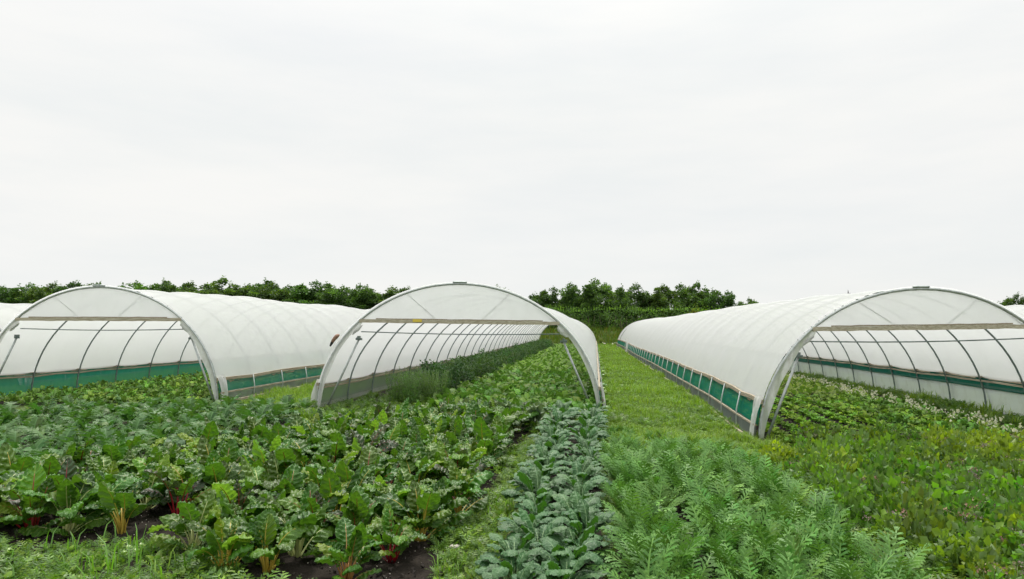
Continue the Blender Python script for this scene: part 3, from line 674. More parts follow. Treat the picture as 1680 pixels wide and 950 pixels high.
def chard_plant(x, y, c, label, s=1., near=False, seed=0, dark=False, pale=0, open_=False):
    g = np.random.default_rng(seed); r = empty('chard_plant', (x, y, gzf(x, y)-.015), g.random()*6.28)
    tag(r, label, 'chard', 'chard plants in the front bed')
    n = int(g.integers(14, 17)) if near else int(g.integers(10, 12))
    order = [0,2,1,4,3,6,10,9,11,5,7,6,3,9]; a = g.random()*6.28
    if open_: order = [0,2,1,4,3,10,7,11,2,0]; n = 9
    for j in range(n):
        i = order[j % len(order)] if j < 14 else (6, 9, 5)[j-14]; a += 2.4+g.normal(0, .25); q = s*g.uniform(.70, 1.08)
        i = i
        lm = 'chard_red' if dark and g.random() < .7 else ('chard_pale' if (g.random() < .17 or pale > j) else 'chard')
        off = .02+.012*j/ n; loc = (off*math.cos(a), off*math.sin(a), 0); rot = (g.normal(0, .10), g.normal(0, .10), a)
        if near:
            lf = link('leaf', CH[lm][i], r, loc, rot, q); link('stalk', ST[c][i], lf)
        else: link('leaf', chj(i, lm, c), r, loc, rot, q)
    return r
g = np.random.default_rng(77)
special = [(-4.03, 6.36, 'red', 1.12, 'tall chard with deep red stems and dark leaves near the left front', True),
           (-4.30, 5.92, 'yellow', .95, 'chard with thick yellow stems at the front, left of the dark red one', False),
           (-2.52, 5.16, 'yellow', .90, 'chard with a splayed bunch of bare yellow stems at the front edge', False),
           (-1.66, 5.60, 'red', .80, 'low chard with bright red stem base beside the bare soil', False),
           (-1.86, 5.10, 'orange', .85, 'chard with orange-yellow stems at the front edge beside the red one', False)]
for i, (x, y, c, s, lab, dk) in enumerate(special): chard_plant(x, y, c, lab, s*1.06, True, 500+i, dk, 0, i < 3)
# bare thick stems at the heart of the open plants: splayed on one, upright on the others
def find_chard(word): return [o for o in col.objects if o.name.startswith('chard_plant') and word in o.get('label', '')][0]
def bare_stalks(plant, mat, n, elev, length, r):
    for i in range(n):
        a = i*2.1+.4; e = R_(elev[i % len(elev)]); L = length*(.8+.1*(i % 4)); d = np.array([math.cos(a)*math.cos(e), math.sin(a)*math.cos(e), math.sin(e)])
        b = MB(); b.tube(np.array([d*.02, d*L*.5+[0,0,.01], d*L]), np.array([r*1.1, r*.9, r*.55]), 7, up=(0,1,.01)); b.build('bare_stalk', mat, plant, org=(0,0,0))
bare_stalks(find_chard('splayed'), M['st_yellow'], 11, (50, 68, 35), .22, .013)
bare_stalks(find_chard('deep red'), M['st_red'], 4, (86, 72, 64), .36, .0125)
bare_stalks(find_chard('thick yellow'), M['st_yellow'], 3, (86, 76, 66), .28, .011)
bare_stalks(find_chard('bright red'), M['st_red'], 3, (80, 66), .13, .010)
bare_stalks(find_chard('orange-yellow'), M['st_orange'], 3, (84, 70), .18, .009)
rows_x = [-1.52, -1.98, -2.44, -2.90, -3.36, -3.82, -4.28, -4.74, -5.20, -5.66, -6.05]
nchard = 0
for ri, rx in enumerate(rows_x):
    y = {0: 6.0, 1: 5.75, 2: 5.55, 3: 5.3, 4: 5.55, 5: 5.85, 6: 6.3}.get(ri, 5.8)+g.normal(0, .08); k = 0
    yend = 13.9 if ri < 4 else (12.9 if ri < 6 else (11.6 if ri < 8 else (9.8 if ri < 9 else 8.2)))
    while y < yend:
        k += 1; x = rx+g.normal(0, .07); yy = y+g.normal(0, .04)
        if min((x-q[0])**2+(yy-q[1])**2 for q in special) > .30**2 and (x+3.72)**2+(yy-5.95)**2 > .33**2:
            c = g.choice(STC, p=[.13, .24, .46, .09, .08]); dk = (c == 'red' and g.random() < .3); sz = g.uniform(1.02, 1.36)
            chard_plant(x, yy, c, f'{SW[c]}-stemmed chard, {ordw(k)} from the front in the {ordw(ri+1)} row from the weedy strip', sz, yy < 7.6, 1000+nchard, dk); nchard += 1
        y += g.uniform(.41, .51)

# ---- blue-green kale, two rows: plant > leaf
kale_v = []
for i, (pt_, L, W, e, bd) in enumerate([(.17,.20,.062,88,60),(.17,.22,.066,82,100),(.16,.22,.064,74,110),(.14,.21,.064,64,105),(.13,.20,.060,52,90),(.13,.16,.050,85,50),(.17,.21,.062,78,140),(.10,.19,.058,40,70)]):
    t1, cl = blade(L, W, pt_, R_(e), R_(bd), P_sp, 20, 11, cup=-.35, wave=.008, bump=.013, veins=8., seed=50+i, side=.08*((i % 3)-1), twist=.2*((i % 3)-1), powr=2.3)
    kale_v.append(mesh('leaf', join([t1, xf(stalk(cl, L+pt_, pt_, .006, .004, .85, 5, 7, 1.2), mat=1)]), [M['kale'], M['kale_stem']]))
g = np.random.default_rng(91)
for ri, (rx, nm) in enumerate(((-.54, 'row beside the weedy strip'), (-.16, 'row beside the feathery mustard'))):
    y = 4.55+.2*ri; k = 0
    while y < 15.0:
        k += 1; x = rx+g.normal(0, .05)-.012*(y-5)*(1-ri)*1.2+.012*(y-5)*ri
        r = empty('kale_plant', (x, y, gzf(x, y)-.01), g.random()*6.28); tag(r, f'blue-green kale plant, {ordw(k)} from the front in the {nm}', 'kale', 'kale plants in two rows')
        a = g.random()*6; s = g.uniform(.86, 1.28)*(1. if y < 10 else 1.08)
        for j in range(20 if y < 9 else 15):
            i = [0,5,1,2,6,3,1,2,4,3,0,7,2,6,4,3,7,1,2,3,4,0,6,3][j]; a += 2.4+g.normal(0, .2)
            link('leaf', kale_v[i], r, (.015*math.cos(a), .015*math.sin(a), .02), (g.normal(0,.08), g.normal(0,.08), a), s*g.uniform(.85, 1.15))
        y += g.uniform(.35, .42)

# ---- lobed leaves (mustard, frilled kale)
def lobed(L, pet, e0, bend, npair=7, lobe=.085, lw=.028, teeth=2, mid=.012, seed=0, fwd=.75, droop=.15, side=0., curl=0., nd=12):
    g = np.random.default_rng(seed); tot = L+pet; u, C, Nn = curve(50, tot, e0, bend, 1.3, side)
    def at(d, lat, h=0.):
        f = d/tot; c = np.array([np.interp(f, u, C[:, i]) for i in range(3)]); n = np.array([np.interp(f, u, Nn[:, i]) for i in range(3)])
        return c+n*h+np.array([0, lat, 0])
    V, T, UV = [], [], []
    def addv(p, s, t): V.append(p); UV.append((s, t)); return len(V)-1
    ds = np.linspace(0, tot, nd); ww = np.where(ds < pet, .004, mid*(1-.6*(ds-pet)/L))       # midrib strip
    pv = None
    for d, w in zip(ds, ww):
        a, b = addv(at(d, -w), .48, d/tot), addv(at(d, w), .52, d/tot)
        if pv: T += [(pv[0], a, b), (pv[0], b, pv[1])]
        pv = (a, b)
    for k in range(npair):
        q = (k+.4)/npair; d0 = pet+L*q*.9; ll = lobe*(math.sin(math.pi*(.22+.66*q))**.8)*g.uniform(.8, 1.2); w = lw*g.uniform(.8, 1.2)
        for sg in (-1, 1):
            fw_ = fwd*ll*g.uniform(.8, 1.2); dz = -droop*ll*g.uniform(.2, 1.6)+curl*g.normal(0, ll*.5)
            a = addv(at(d0-w*.45, sg*mid*.6), .5+sg*.05, q); b = addv(at(d0+w*.45, sg*mid*.6), .5+sg*.05, q)
            c = addv(at(d0+fw_*.55-w*.6, sg*(mid+ll*.55), dz*.3), .5+sg*.25, q); d = addv(at(d0+fw_*.55+w*.55, sg*(mid+ll*.5), dz*.3), .5+sg*.25, q)
            e = addv(at(min(d0+fw_+.2*w, tot*1.02), sg*(mid+ll), dz), .5+sg*.4, q)
            T += [(a, c, d), (a, d, b), (c, e, d)]
            for m_ in range(teeth):
                f = .35+.4*m_; p = (np.array(V[c])*(1-f)+np.array(V[e])*f); o = addv(p+np.array([-.3*w*math.cos(e0), sg*w*.75, -.004+curl*.02*g.normal()]), .5+sg*.45, q)
                p1 = addv(np.array(V[c])*(1-f+.18)+np.array(V[e])*(f-.18), .5+sg*.4, q); p2 = addv(np.array(V[c])*(1-f-.18)+np.array(V[e])*(f+.18), .5+sg*.4, q)
                T.append((p1, o, p2))
    tp = tot*.93; a = addv(at(tp, -mid), .4, .95); b = addv(at(tp, mid), .6, .95)
    for dy, dx in ((-.030, .8), (-.012, 1.0), (.012, 1.0), (.030, .8)):
        sc_ = lobe/.085; e = addv(at(min(tp+.07*L*dx+.02, tot), dy*sc_, .004), .5, 1.); T.append((a, e, b))
    return tpl(V, T, UV)
def rosette(g, leaves, n, s=1., up=0., r0=.015, tint=.36, mats=None):
    out = []; a = g.random()*6
    for j in range(n):
        a += 2.4+g.normal(0, .3); t1 = leaves[int(g.integers(0, len(leaves)))] if j >= len(leaves) else leaves[j]
        v = g.uniform(1-tint, 1+tint); out.append(xf(t1, a, s*g.uniform(.8, 1.15), (r0*math.cos(a), r0*math.sin(a), 0), (v*g.uniform(.92,1.12), v, v*g.uniform(.85, 1.1)), rx=g.normal(0,.12), ry=g.normal(0,.12)))
    return join(out)
mus_t = [lobed(.33+.03*(i % 3), .07, R_(e), R_(bd), 9, .056+.010*(i % 2), .017, 2, .009, i, .95, .20, .1*((i % 3)-1)) for i, (e, bd) in enumerate([(87,25),(82,40),(78,50),(70,65),(64,55),(85,55),(54,70),(80,30),(68,85)])]
mus_leaf = [mesh('leaf', t1, M['mustard']) for t1 in mus_t]
g = np.random.default_rng(15)
mus_far = [mesh('foliage', rosette(g, mus_t, 14, 1.), M['mustard']) for i in range(5)]
RN = ['bed beside the kale', 'middle mustard bed', 'bed beside the herbs']
for ri, rx in enumerate((.47, 1.14, 1.80)):
    for sub in (-.105, .105):
        y = 4.3+.12*ri+(.15 if sub > 0 else 0); k = 0
        yend = 12.9-.45*ri
        while y < yend:
            k += 1; x = rx+sub*1.1+g.normal(0, .05); s = g.uniform(.82, 1.12)*float(1-.5*sstep(8.5, 12.8, y))*(1.06 if ri == 1 else 1)
            r = empty('mustard_plant', (x, y, gzf(x, y)-.01), g.random()*6.28)
            tag(r, f'feathery mustard green, {ordw(k)} from the front, {"left" if sub < 0 else "right"} line of the {RN[ri]}', 'mustard green', 'feathery mustard greens in three beds')
            if y < 6.4:
                a = g.random()*6
                for j in range(14):
                    a += 2.4+g.normal(0, .3); link('leaf', mus_leaf[j % 9], r, (.02*math.cos(a), .02*math.sin(a), 0), (g.normal(0,.12), g.normal(0,.12), a), s*g.uniform(.85, 1.2))
            else: link('foliage', mus_far[int(g.integers(0, 5))], r, s=s)
            y += g.uniform(.26, .38)

# ---- frilled blue-green kale at the left
sk_t = [lobed(.26, .12, R_(e), R_(bd), 6, .088, .038, 3, .014, 30+i, .5, .35, .1*((i % 3)-1), .5) for i, (e, bd) in enumerate([(84,50),(72,80),(60,90),(48,80),(36,70),(78,100)])]
g = np.random.default_rng(19)
sk_leaf = [mesh('leaf', t1, M['sibkale']) for t1 in sk_t]
for ri in range(10):
    rx = -6.45-.56*ri; y = (7.6 if ri < 2 else 7.6+.42*(ri-1))+g.normal(0, .1); k = 0
    while y < 15.2-.12*ri:
        k += 1; x = rx+g.normal(0, .06); r = empty('frilled_kale_plant', (x, y, gzf(x, y)-.01), g.random()*6.28)
        tag(r, f'frilled blue-green kale, {ordw(k)} from the front in the {ordw(ri+1)} row left of the chard', 'kale', 'frilled kale in the bed at the left')
        a = g.random()*6; s = g.uniform(.85, 1.1)
        for j in range(10):
            a += 2.4+g.normal(0, .3); link('leaf', sk_leaf[j % 6], r, (.015*math.cos(a), .015*math.sin(a), .04), (g.normal(0,.12), g.normal(0,.12), a), s*g.uniform(.85, 1.2))
        y += g.uniform(.50, .62)
# ---- dusty curled kale between the chard and the middle tunnel
ck_t = []
for i, (e, bd) in enumerate([(84,55),(70,90),(56,95),(40,80),(76,120)]):
    t1, cl = blade(.24, .085, .14, R_(e), R_(bd), P_el, 22, 11, cup=.3, wave=.034, bump=.022, veins=9., seed=70+i); ck_t.append(t1)
ck_leaf = [mesh('leaf', t1, M['curly']) for t1 in ck_t]
for i, (x, y) in enumerate([(-1.45,12.9),(-1.75,13.5),(-1.2,13.7),(-2.25,13.4),(-1.0,12.9),(-2.7,13.9)]):
    r = empty('curled_kale_plant', (x, y, gzf(x, y)), i*1.1); tag(r, f'dusty curled kale before the middle tunnel opening, {ONES[i+1]} of its clump from the kale rows' if 0 else f'dusty grey-green curled kale in front of the middle tunnel, {["leftmost","second from left","third from left","third from right","second from right","rightmost"][sorted([-1.45,-1.75,-1.2,-2.25,-1.0,-2.7]).index(x)]} of its clump', 'kale', 'curled kale in front of the middle tunnel')
    a = i
    for j in range(12):
        a += 2.4; link('leaf', ck_leaf[j % 5], r, (.01,0,.05), (g.normal(0,.1), g.normal(0,.1), a), g.uniform(1.1, 1.5))

# ------------------------------------------------------------------ crops inside the tunnels
def smallblades(specs, prof, nt=7, ns=5, seed=0, cup=.25, wave=.012, bump=.004):
    out = []
    for i, (pt_, L, W, e, bd) in enumerate(specs):
        t1, cl = blade(L, W, pt_, R_(e), R_(bd), prof, nt, ns, cup, wave, bump, 5., seed+i, .1*((i % 3)-1), .3*((i % 3)-1))
        out.append(join([t1, stalk(cl, L+pt_, pt_, .004, .003, .3, 4, 4, 1.2)]))
    return out
spin_t = smallblades([(.14,.20,.085,82,40),(.15,.22,.09,72,70),(.14,.22,.09,60,80),(.12,.20,.085,48,70),(.10,.18,.075,36,60),(.16,.22,.085,78,90)], P_ov, 9, 7, 200, .2, .014, .010)
sal_t = smallblades([(.05,.10,.042,78,50),(.06,.11,.046,62,70),(.06,.11,.045,46,60),(.05,.10,.042,32,50),(.04,.08,.036,84,30)], P_ov, 6, 5, 220)
pot_t = smallblades([(.07,.11,.048,80,50),(.09,.12,.05,66,80),(.10,.12,.05,54,80),(.09,.11,.048,40,60),(.12,.10,.042,84,60)], P_ov, 6, 5, 240)
g = np.random.default_rng(23)
spin_m = [mesh('foliage', rosette(g, spin_t, 12, 1.), M['spinach']) for i in range(6)]
sal_m = [mesh('foliage', rosette(g, sal_t, 15, 1.1), M['lettuce']) for i in range(6)]
pot_m = [mesh('foliage', rosette(g, pot_t, 18, 1.1, r0=.03), M['potato']) for i in range(6)]
far_blades = lambda L, W: [join([blade(L, W, L*.7, R_(e), R_(bd), P_ov, 4, 3, .2, .01, 0., 5., 900+i)[0]]) for i, (e, bd) in enumerate([(80,50),(68,80),(54,80),(40,60),(84,60)])]
FB = dict(spin=far_blades(.21, .087), sal=far_blades(.105, .044), pot=far_blades(.115, .049))
def far_mass(name, label, leaves, mat, rows, y0, y1, step, s, n=5, seed=1, xdrift=0., xc=0.):
    g = np.random.default_rng(seed); t1 = [rosette(g, leaves, n, 1.15) for i in range(3)]; parts = []
    for q in range(3):
        P = []
        for rx in rows:
            y = np.arange(y0, y1, step)+g.normal(0, .05, int(math.ceil((y1-y0)/step-1e-9))); y = y[q::3]; x = rx+g.normal(0, .07, len(y))+xdrift*(y-15)/60
            P.append(np.stack([x, y, gz(x, y)-.01], 1))
        P = np.concatenate(P); parts.append(scatter(t1[q], P, g.random(len(P))*6.28, s*g.uniform(.8, 1.25, len(P)), np.ones((len(P), 3))*g.uniform(.6, 1.1, (len(P), 1))))
    return tag(link(name, mesh(name, join(parts), mat)), label, kind='stuff')
# middle tunnel: broad leaved greens
rows_m = [-3.75+.42*i for i in range(10)]
g = np.random.default_rng(29); cnt = 0
for ri, rx in enumerate(reversed(rows_m)):
    y = (14.75 if rx > -1.6 else (14.3 if rx > -2.6 else 14.5))+g.normal(0,.08); k = 0
    while y < 27.4:
        k += 1; cnt += 1; x = rx+g.normal(0, .06)
        r = empty('broad_leaved_green', (x, y, gzf(x, y)), g.random()*6.28)
        tag(r, f'broad-leaved green, {ordw(k)} from the front in the {ordw(ri+1)} row from the right, middle tunnel', 'leaf vegetable', 'broad-leaved greens inside the middle tunnel')
        link('foliage', spin_m[int(g.integers(0, 6))], r, s=g.uniform(.95, 1.25)); y += g.uniform(.40, .48)
far_mass('distant_broad_leaved_greens', 'mass of broad-leaved greens far inside the middle tunnel', FB['spin'], M['spinach'], rows_m, 27.7, 70, .42, 1.1, 7, 31)
# tall herbs and bushes along the left wall of the middle tunnel
def slender(seed, H=.8):
    g = np.random.default_rng(seed); out = []; b = MB()
    for i in range(26):
        a = g.random()*6.28; rr = .26*math.sqrt(g.random()); p0 = np.array([rr*math.cos(a)*.7, rr*math.sin(a)*.7, 0]); h = H*g.uniform(.75, 1.08); p1 = np.array([rr*math.cos(a)*1.3, rr*math.sin(a)*1.3, h])
        b.tube(np.array([p0, (p0+p1)/2+[0,0,.02], p1]), np.array([.005,.004,.002]), 4, up=(0,1,.01))
        n = 44; q = g.random((n, 1))*.92+.08; P = p0+(p1-p0)*q; D = rand_dirs(g, n)*[1,1,.5]+[0,0,.55]; D /= np.linalg.norm(D, axis=1)[:, None]
        out.append(leafcloud(g, P, D, g.uniform(.8, 1.3, n)*(1.15-.5*q[:, 0]), np.ones((n, 3))*g.uniform(.7, 1.3)*(g.uniform(.8, 1.2, (n, 1))), leafquad(.075, .014, .002)))
    return join(out), join(b.t)
sl = [slender(300+i) for i in range(3)]; slm = [mesh('foliage', a, M['tarragon']) for a, _ in sl]; sls = [mesh('stem', b_, M['stemgreen']) for _, b_ in sl]
g = np.random.default_rng(37)
pts = [(-5.05,17.2),(-4.55,17.0),(-4.1,17.35),(-4.85,17.9),(-4.35,17.9),(-5.1,18.6),(-4.6,18.6),(-4.15,18.4)]
for i, (x, y) in enumerate(pts):
    r = empty('tall_herb', (x, y, gzf(x, y)), g.random()*6); tag(r, f'tall slender herb, {["left one of the front three","middle one of the front three","right one of the front three","left one of the middle pair","right one of the middle pair","left one of the rear three","middle one of the rear three","right one of the rear three"][i]} inside the middle tunnel', 'herb', 'tall slender herbs in the middle tunnel')
    link('foliage', slm[i % 3], r, s=g.uniform(.9, 1.08)); link('stem', sls[i % 3], r)
bush_m = []
for i in range(4):
    gg = np.random.default_rng(320+i); out = []
    for c in range(11):
        a = gg.random()*6.28; rr = .42*math.sqrt(gg.random()); cc = np.array([rr*math.cos(a), rr*math.sin(a), gg.uniform(.2, .78)]); n = 48
        P = cc+rand_dirs(gg, n)*gg.random((n, 1))**.5*.20; D = rand_dirs(gg, n)+[0,0,.2]; D /= np.linalg.norm(D, axis=1)[:, None]
        out.append(leafcloud(gg, P, D, gg.uniform(.7, 1.2, n), np.ones((n, 3))*gg.uniform(.75, 1.3)*gg.uniform(.8, 1.2, (n, 1)), leafquad(.095, .05, .012)))
    bush_m.append(mesh('foliage', join(out), M['bush']))
b = MB()
for i in range(6): b.tube(np.array([(0,0,-.02),(.12*math.cos(i),.12*math.sin(i),.35),(.3*math.cos(i),.3*math.sin(i),.75)]), np.array([.012,.009,.004]), 5, up=(0,1,.01))
bstem = mesh('stem', join(b.t), M['stemgreen'])
y = 19.4; k = 0; kb = 0
while y < 66:
    k += 1
    for sx in ((0,) if k % 2 else (-.35, .3)):
        kb += 1
        x = -4.45+sx+g.normal(0, .08); r = empty('bushy_plant', (x, y, gzf(x, y)), g.random()*6)
        tag(r, f'dark bushy plant, {ordw(kb)} from the front along the left side of the middle tunnel', 'bush', 'bushy plants along the left of the middle tunnel')
        link('foliage', bush_m[k % 4], r, s=(1.05, 1.05, g.uniform(.92, 1.12))); link('stem', bstem, r)
    y += .72
# left tunnel: low dark leafy rows
rows_l = [-15.1+.49*i for i in range(12)]; g = np.random.default_rng(41)
for ri, rx in enumerate(reversed(rows_l)):
    y = 15.2+g.normal(0, .1); k = 0
    while y < 25.2:
        k += 1; x = rx+g.normal(0, .07); r = empty('low_leafy_plant', (x, y, gzf(x, y)-.01), g.random()*6.28)
        tag(r, f'low leafy plant, {ordw(k)} from the front in the {ordw(ri+1)} row from the right, left tunnel', 'plant', 'low plants inside the left tunnel')
        link('foliage', pot_m[int(g.integers(0, 6))], r, s=g.uniform(1.0, 1.4)); y += g.uniform(.40, .47)
far_mass('distant_low_plants', 'mass of low plants far inside the left tunnel', FB['pot'], M['potato'], rows_l, 25.5, 66, .45, 1.25, 6, 43)
# right tunnel: salad rows and a white-flowered row
rows_r = [3.55+.46*i for i in range(10)]; g = np.random.default_rng(47)
for ri, rx in enumerate(rows_r):
    y = 12.75+.06*ri+g.normal(0, .08); k = 0
    while y < 20.3+.06*ri and k < 30:
        k += 1; x = rx+g.normal(0, .02); big = ri >= 5
        r = empty('salad_plant', (x, y, gzf(x, y)-.01), g.random()*6.28)
        tag(r, f'salad plant, {ordw(k)} from the front in the {ordw(ri+1)} row from the left, right tunnel', 'salad plant', 'salad plants in rows inside the right tunnel')
        link('foliage', (pot_m if big and g.random() < .4 else sal_m)[int(g.integers(0, 6))], r, s=g.uniform(.95, 1.2)*(1.05 if big else .9)); y += g.uniform(.25, .29)
far_mass('distant_salad_rows', 'rows of salad plants far inside the right tunnel', FB['sal'], M['lettuce'], rows_r, 20.9, 74, .33, 1.35, 8, 53, -.35)
def white_plant(seed):
    g = np.random.default_rng(seed); a = xf(rosette(g, sal_t, 9, 1.), mat=0); n = 17; P = np.stack([g.normal(0, .10, n), g.normal(0, .10, n), g.uniform(.10, .22, n)], 1)
    D = rand_dirs(g, n)*.8+[0,0,.7]; D /= np.linalg.norm(D, axis=1)[:, None]
    return a, leafcloud(g, P, D, g.uniform(.7, 1.2, n), np.ones((n, 3)), leafquad(.06, .05, .012))
wp = [white_plant(400+i) for i in range(4)]; wpm = [(mesh('foliage', a, M['lettuce']), mesh('petals', q, M['petal'])) for a, q in wp]
g = np.random.default_rng(59); y = 13.0; k = 0; kw = {}
while y < 30:
    for xx in (7.62, 7.95):
        kw[xx] = kw.get(xx, 0)+1
        x = xx-.05+g.normal(0, .06)
        if g.random() < .58:
            k += 1; r = empty('white_flowered_plant', (x, y, gzf(x, y)), g.random()*6.28); tag(r, f'white-flowered plant, {ordw(kw[xx])} from the front in the {"left" if xx < 7.8 else "right"} pale line, right tunnel', 'flowering plant', 'white-flowered plants in the right tunnel')
            i = k % 4; s = g.uniform(.9, 1.2); link('foliage', wpm[i][0], r, s=s); tag(link('petals', wpm[i][1], r, s=s), kind='stuff')
    y += g.uniform(.30, .42)
gg = np.random.default_rng(61); n = 130; yy = gg.uniform(30, 72, n); xx = 8.2-.35*(yy-15)/60+gg.normal(0, .15, n); P = np.stack([xx, yy, gz(xx, yy)], 1)
tag(link('distant_white_flowers', mesh('distant_white_flowers', scatter(wp[0][1], P, gg.random(n)*6, 1.1), M['petal'])), 'far end of the white-flowered row in the right tunnel', kind='stuff')

# ------------------------------------------------------------------ flowering herbs at the right front
def herb_mesh(seed, y_=False):
    g = np.random.default_rng(seed); n = 300; d = rand_dirs(g, n); d[:, 2] = np.abs(d[:, 2]); P = d*[.24,.24,.27]*(.45+.55*g.random((n, 1))**.5)*(1+.25*np.sin(d[:, :1]*6+seed))
    D = d*.6+rand_dirs(g, n)*.8+[0,0,.25]; D /= np.linalg.norm(D, axis=1)[:, None]
    return leafcloud(g, P, D, g.uniform(.6, 1.4, n), np.array([1.15, 1.05, .9])*g.uniform(.7, 1.35, (n, 1)), leafquad(.066, .048, .014))
def heads(seed, m_=6):
    g = np.random.default_rng(seed); out = []; b = MB()
    for i in range(m_):
        a = g.random()*6.28; rr = .22*math.sqrt(g.random()); c = np.array([rr*math.cos(a), rr*math.sin(a), .29-.35*rr**1.3+g.uniform(0, .07)])
        b.tube(np.array([c*[.6,.6,.2], c*[.9,.9,.6], c]), np.array([.003,.003,.002]), 4, up=(0,1,.01))
        n = 16; P = c+g.normal(0, 1, (n, 3))*[.026,.026,.010]; D = rand_dirs(g, n)*.7+[0,0,.7]; D /= np.linalg.norm(D, axis=1)[:, None]
        out.append(leafcloud(g, P, D, g.uniform(.6, 1.2, n), g.uniform(.6, 1.4, (n, 1))*np.array(random.choice([(1,1,1),(1.25,1.0,.85),(.85,.9,1.15),(1.2,1.3,.8)])), leafquad(.022, .016, .003)))
    return join(out), join(b.t)
hm = [mesh('foliage', herb_mesh(500+i), M['herb']) for i in range(5)]; hy = [mesh('foliage', herb_mesh(520+i), M['herb_y']) for i in range(3)]
hd = [heads(540+i) for i in range(4)]; hdm = [(mesh('flower_heads', a, M['flower']), mesh('stem', q, M['stemgreen'])) for a, q in hd]
g = np.random.default_rng(67); seen = {}
for iy, y in enumerate(np.arange(4.7, 12.9, .40)):
    k = 0
    for x in np.arange(2.72+.1*math.sin(y*1.3), .66*y+1.2, .40):
        xx = x+g.normal(0, .09); yy = y+g.normal(0, .09); k += 1
        if yy > 11.6 and xx < 3.6: continue
        q = fbm(np.array(xx), np.array(yy), .9, 2); kind = 'yellow-green' if (q > .7 and g.random() < .7) or (yy > 10.5 and xx > 5.5 and g.random() < .6) else 'green'
        fl = g.random() < (.28 if q < .4 else .12)
        r = empty('herb_clump', (xx, yy, gzf(xx, yy)-.02), g.random()*6.28)
        tag(r, f'{kind} herb clump{" with dusty pink flowers" if fl else ""}, {ordw(k)} from the mustard in the {ordw(iy+1)} line back', 'herb', 'herb clumps at the right front')
        s = g.uniform(.85, 1.2)*(1. if yy < 11 else .85); link('foliage', (hy[k % 3] if kind != 'green' else hm[int(g.integers(0, 5))]), r, s=(s, s, s*g.uniform(.8, 1.6)))
        if fl: i = int(g.integers(0, 4)); tag(link('flower_heads', hdm[i][0], r, s=s), kind='stuff'); tag(link('stem', hdm[i][1], r, s=s), kind='stuff')

# ------------------------------------------------------------------ grass and weeds
def grassmass(name, label, x0, x1, y0, y1, dens, h, seed, tint=(1,1,1), wid=.006, mask=None, bias=None):
    g = np.random.default_rng(seed); n = int((x1-x0)*(y1-y0)*dens); x = g.uniform(x0, x1, n); y = g.uniform(y0, y1, n)
    if mask is not None: k = mask(x, y, g); x, y = x[k], y[k]; n = len(x)
    pat = 1+.42*fbm(x, y, 1.1, 4); P = np.stack([x, y, gz(x, y)-.005], 1)
    hh = h*g.uniform(.4, 1.3, n)*np.clip(pat*(1+.7*fbm(x, y, 4.3, 3)), .3, 2.2); a = g.random(n)*6.28; ln = g.uniform(.2, .9, n)
    dx, dy = np.cos(a), np.sin(a); wv = wid*g.uniform(.7, 1.4, n)
    v0 = P+np.stack([-dy*wv, dx*wv, 0*x], 1); v1 = P-np.stack([-dy*wv, dx*wv, 0*x], 1); m0 = P+np.stack([dx*hh*ln*.35, dy*hh*ln*.35, hh*.65], 1)
    m1 = m0+np.stack([dy*wv*.7, -dx*wv*.7, 0*x], 1); m2 = m0-np.stack([dy*wv*.7, -dx*wv*.7, 0*x], 1); tp = P+np.stack([dx*hh*ln, dy*hh*ln, hh*(1-.25*ln)], 1)
    V = np.stack([v0, v1, m1, m2, tp], 1).reshape(-1, 3); k5 = (np.arange(n)*5)[:, None, None]
    T = (np.array([(0,1,2),(0,2,3),(3,2,4)])[None]+k5).reshape(-1, 3)
    c = np.array(tint)*g.uniform(.7, 1.3, (n, 1))*np.clip(.75+.4*pat[:, None], .6, 1.5); yl = g.random(n) < .12; c[yl] *= [1.5, 1.15, .9]
    return dict(V=V, T=T, UV=np.full((len(V), 2), .3), M=np.zeros(len(T), int), C=np.repeat(c, 5, 0))
def pathmask(x, y, g): return (x < 2.96-.35*(y-13)/60) | (y < 13.2)
gr = [grassmass('g', '', -.0, 3.0, 9.6, 18, 2300, .12, 1, mask=pathmask), grassmass('g', '', .05, 3.0, 18, 30, 1100, .11, 2, wid=.009, mask=pathmask),
      grassmass('g', '', .05, 2.9, 30, 50, 420, .10, 3, wid=.014, mask=pathmask), grassmass('g', '', .05, 2.8, 50, 82, 190, .10, 4, wid=.022, mask=pathmask)]
clov = join([xf(leafquad(.020, .022, .003), i*2.09, 1., (0,0,0), ry=-.35) for i in range(3)])
g = np.random.default_rng(71); n = 9000; x = g.uniform(.1, 2.9, n); y = 11.3+(g.random(n)**1.5)*20; P = np.stack([x, y, gz(x, y)+g.uniform(.02, .075, n)], 1)
gr.append(scatter(clov, P, g.random(n)*6, g.uniform(.9, 1.9, n), np.array([1.2, 1.3, 1.0])*g.uniform(.7, 1.3, (n, 1))*np.clip(1+.3*fbm(x, y, 1.1, 3), .6, 1.5)[:, None]))
tag(link('grass', mesh('grass', join(gr), M['grass'])), 'mown grass and clover on the path between the middle and right tunnels', kind='stuff')
gl = [grassmass('g', '', -9.3, -6.55, 14.0, 24, 900, .11, 5), grassmass('g', '', -9.3, -6.6, 24, 50, 160, .12, 6, wid=.012), grassmass('g', '', -6.6, -1.0, 13.7, 15.5, 900, .10, 7, (.9,.95,.9)), grassmass('g', '', -18.6, -16., 15, 40, 150, .12, 8, wid=.01)]
tag(link('grass', mesh('grass', join(gl), M['grass'])), 'grass between the left and middle tunnels', kind='stuff')
gk = [grassmass('g', '', 1.9, 4.6, 11.0, 13.2, 1300, .13, 9, (1.05,1.,.9)), grassmass('g', '', 3.4, 9., 11.9, 12.9, 500, .10, 10, (1.0,.9,.8)), grassmass('g', '', 8.5, 9.25, 13., 30, 380, .16, 11, (1.0,.95,.9), wid=.009), grassmass('g', '', 9.4, 12.5, 13., 40, 120, .12, 12, (1.05,.95,.9), wid=.010)]
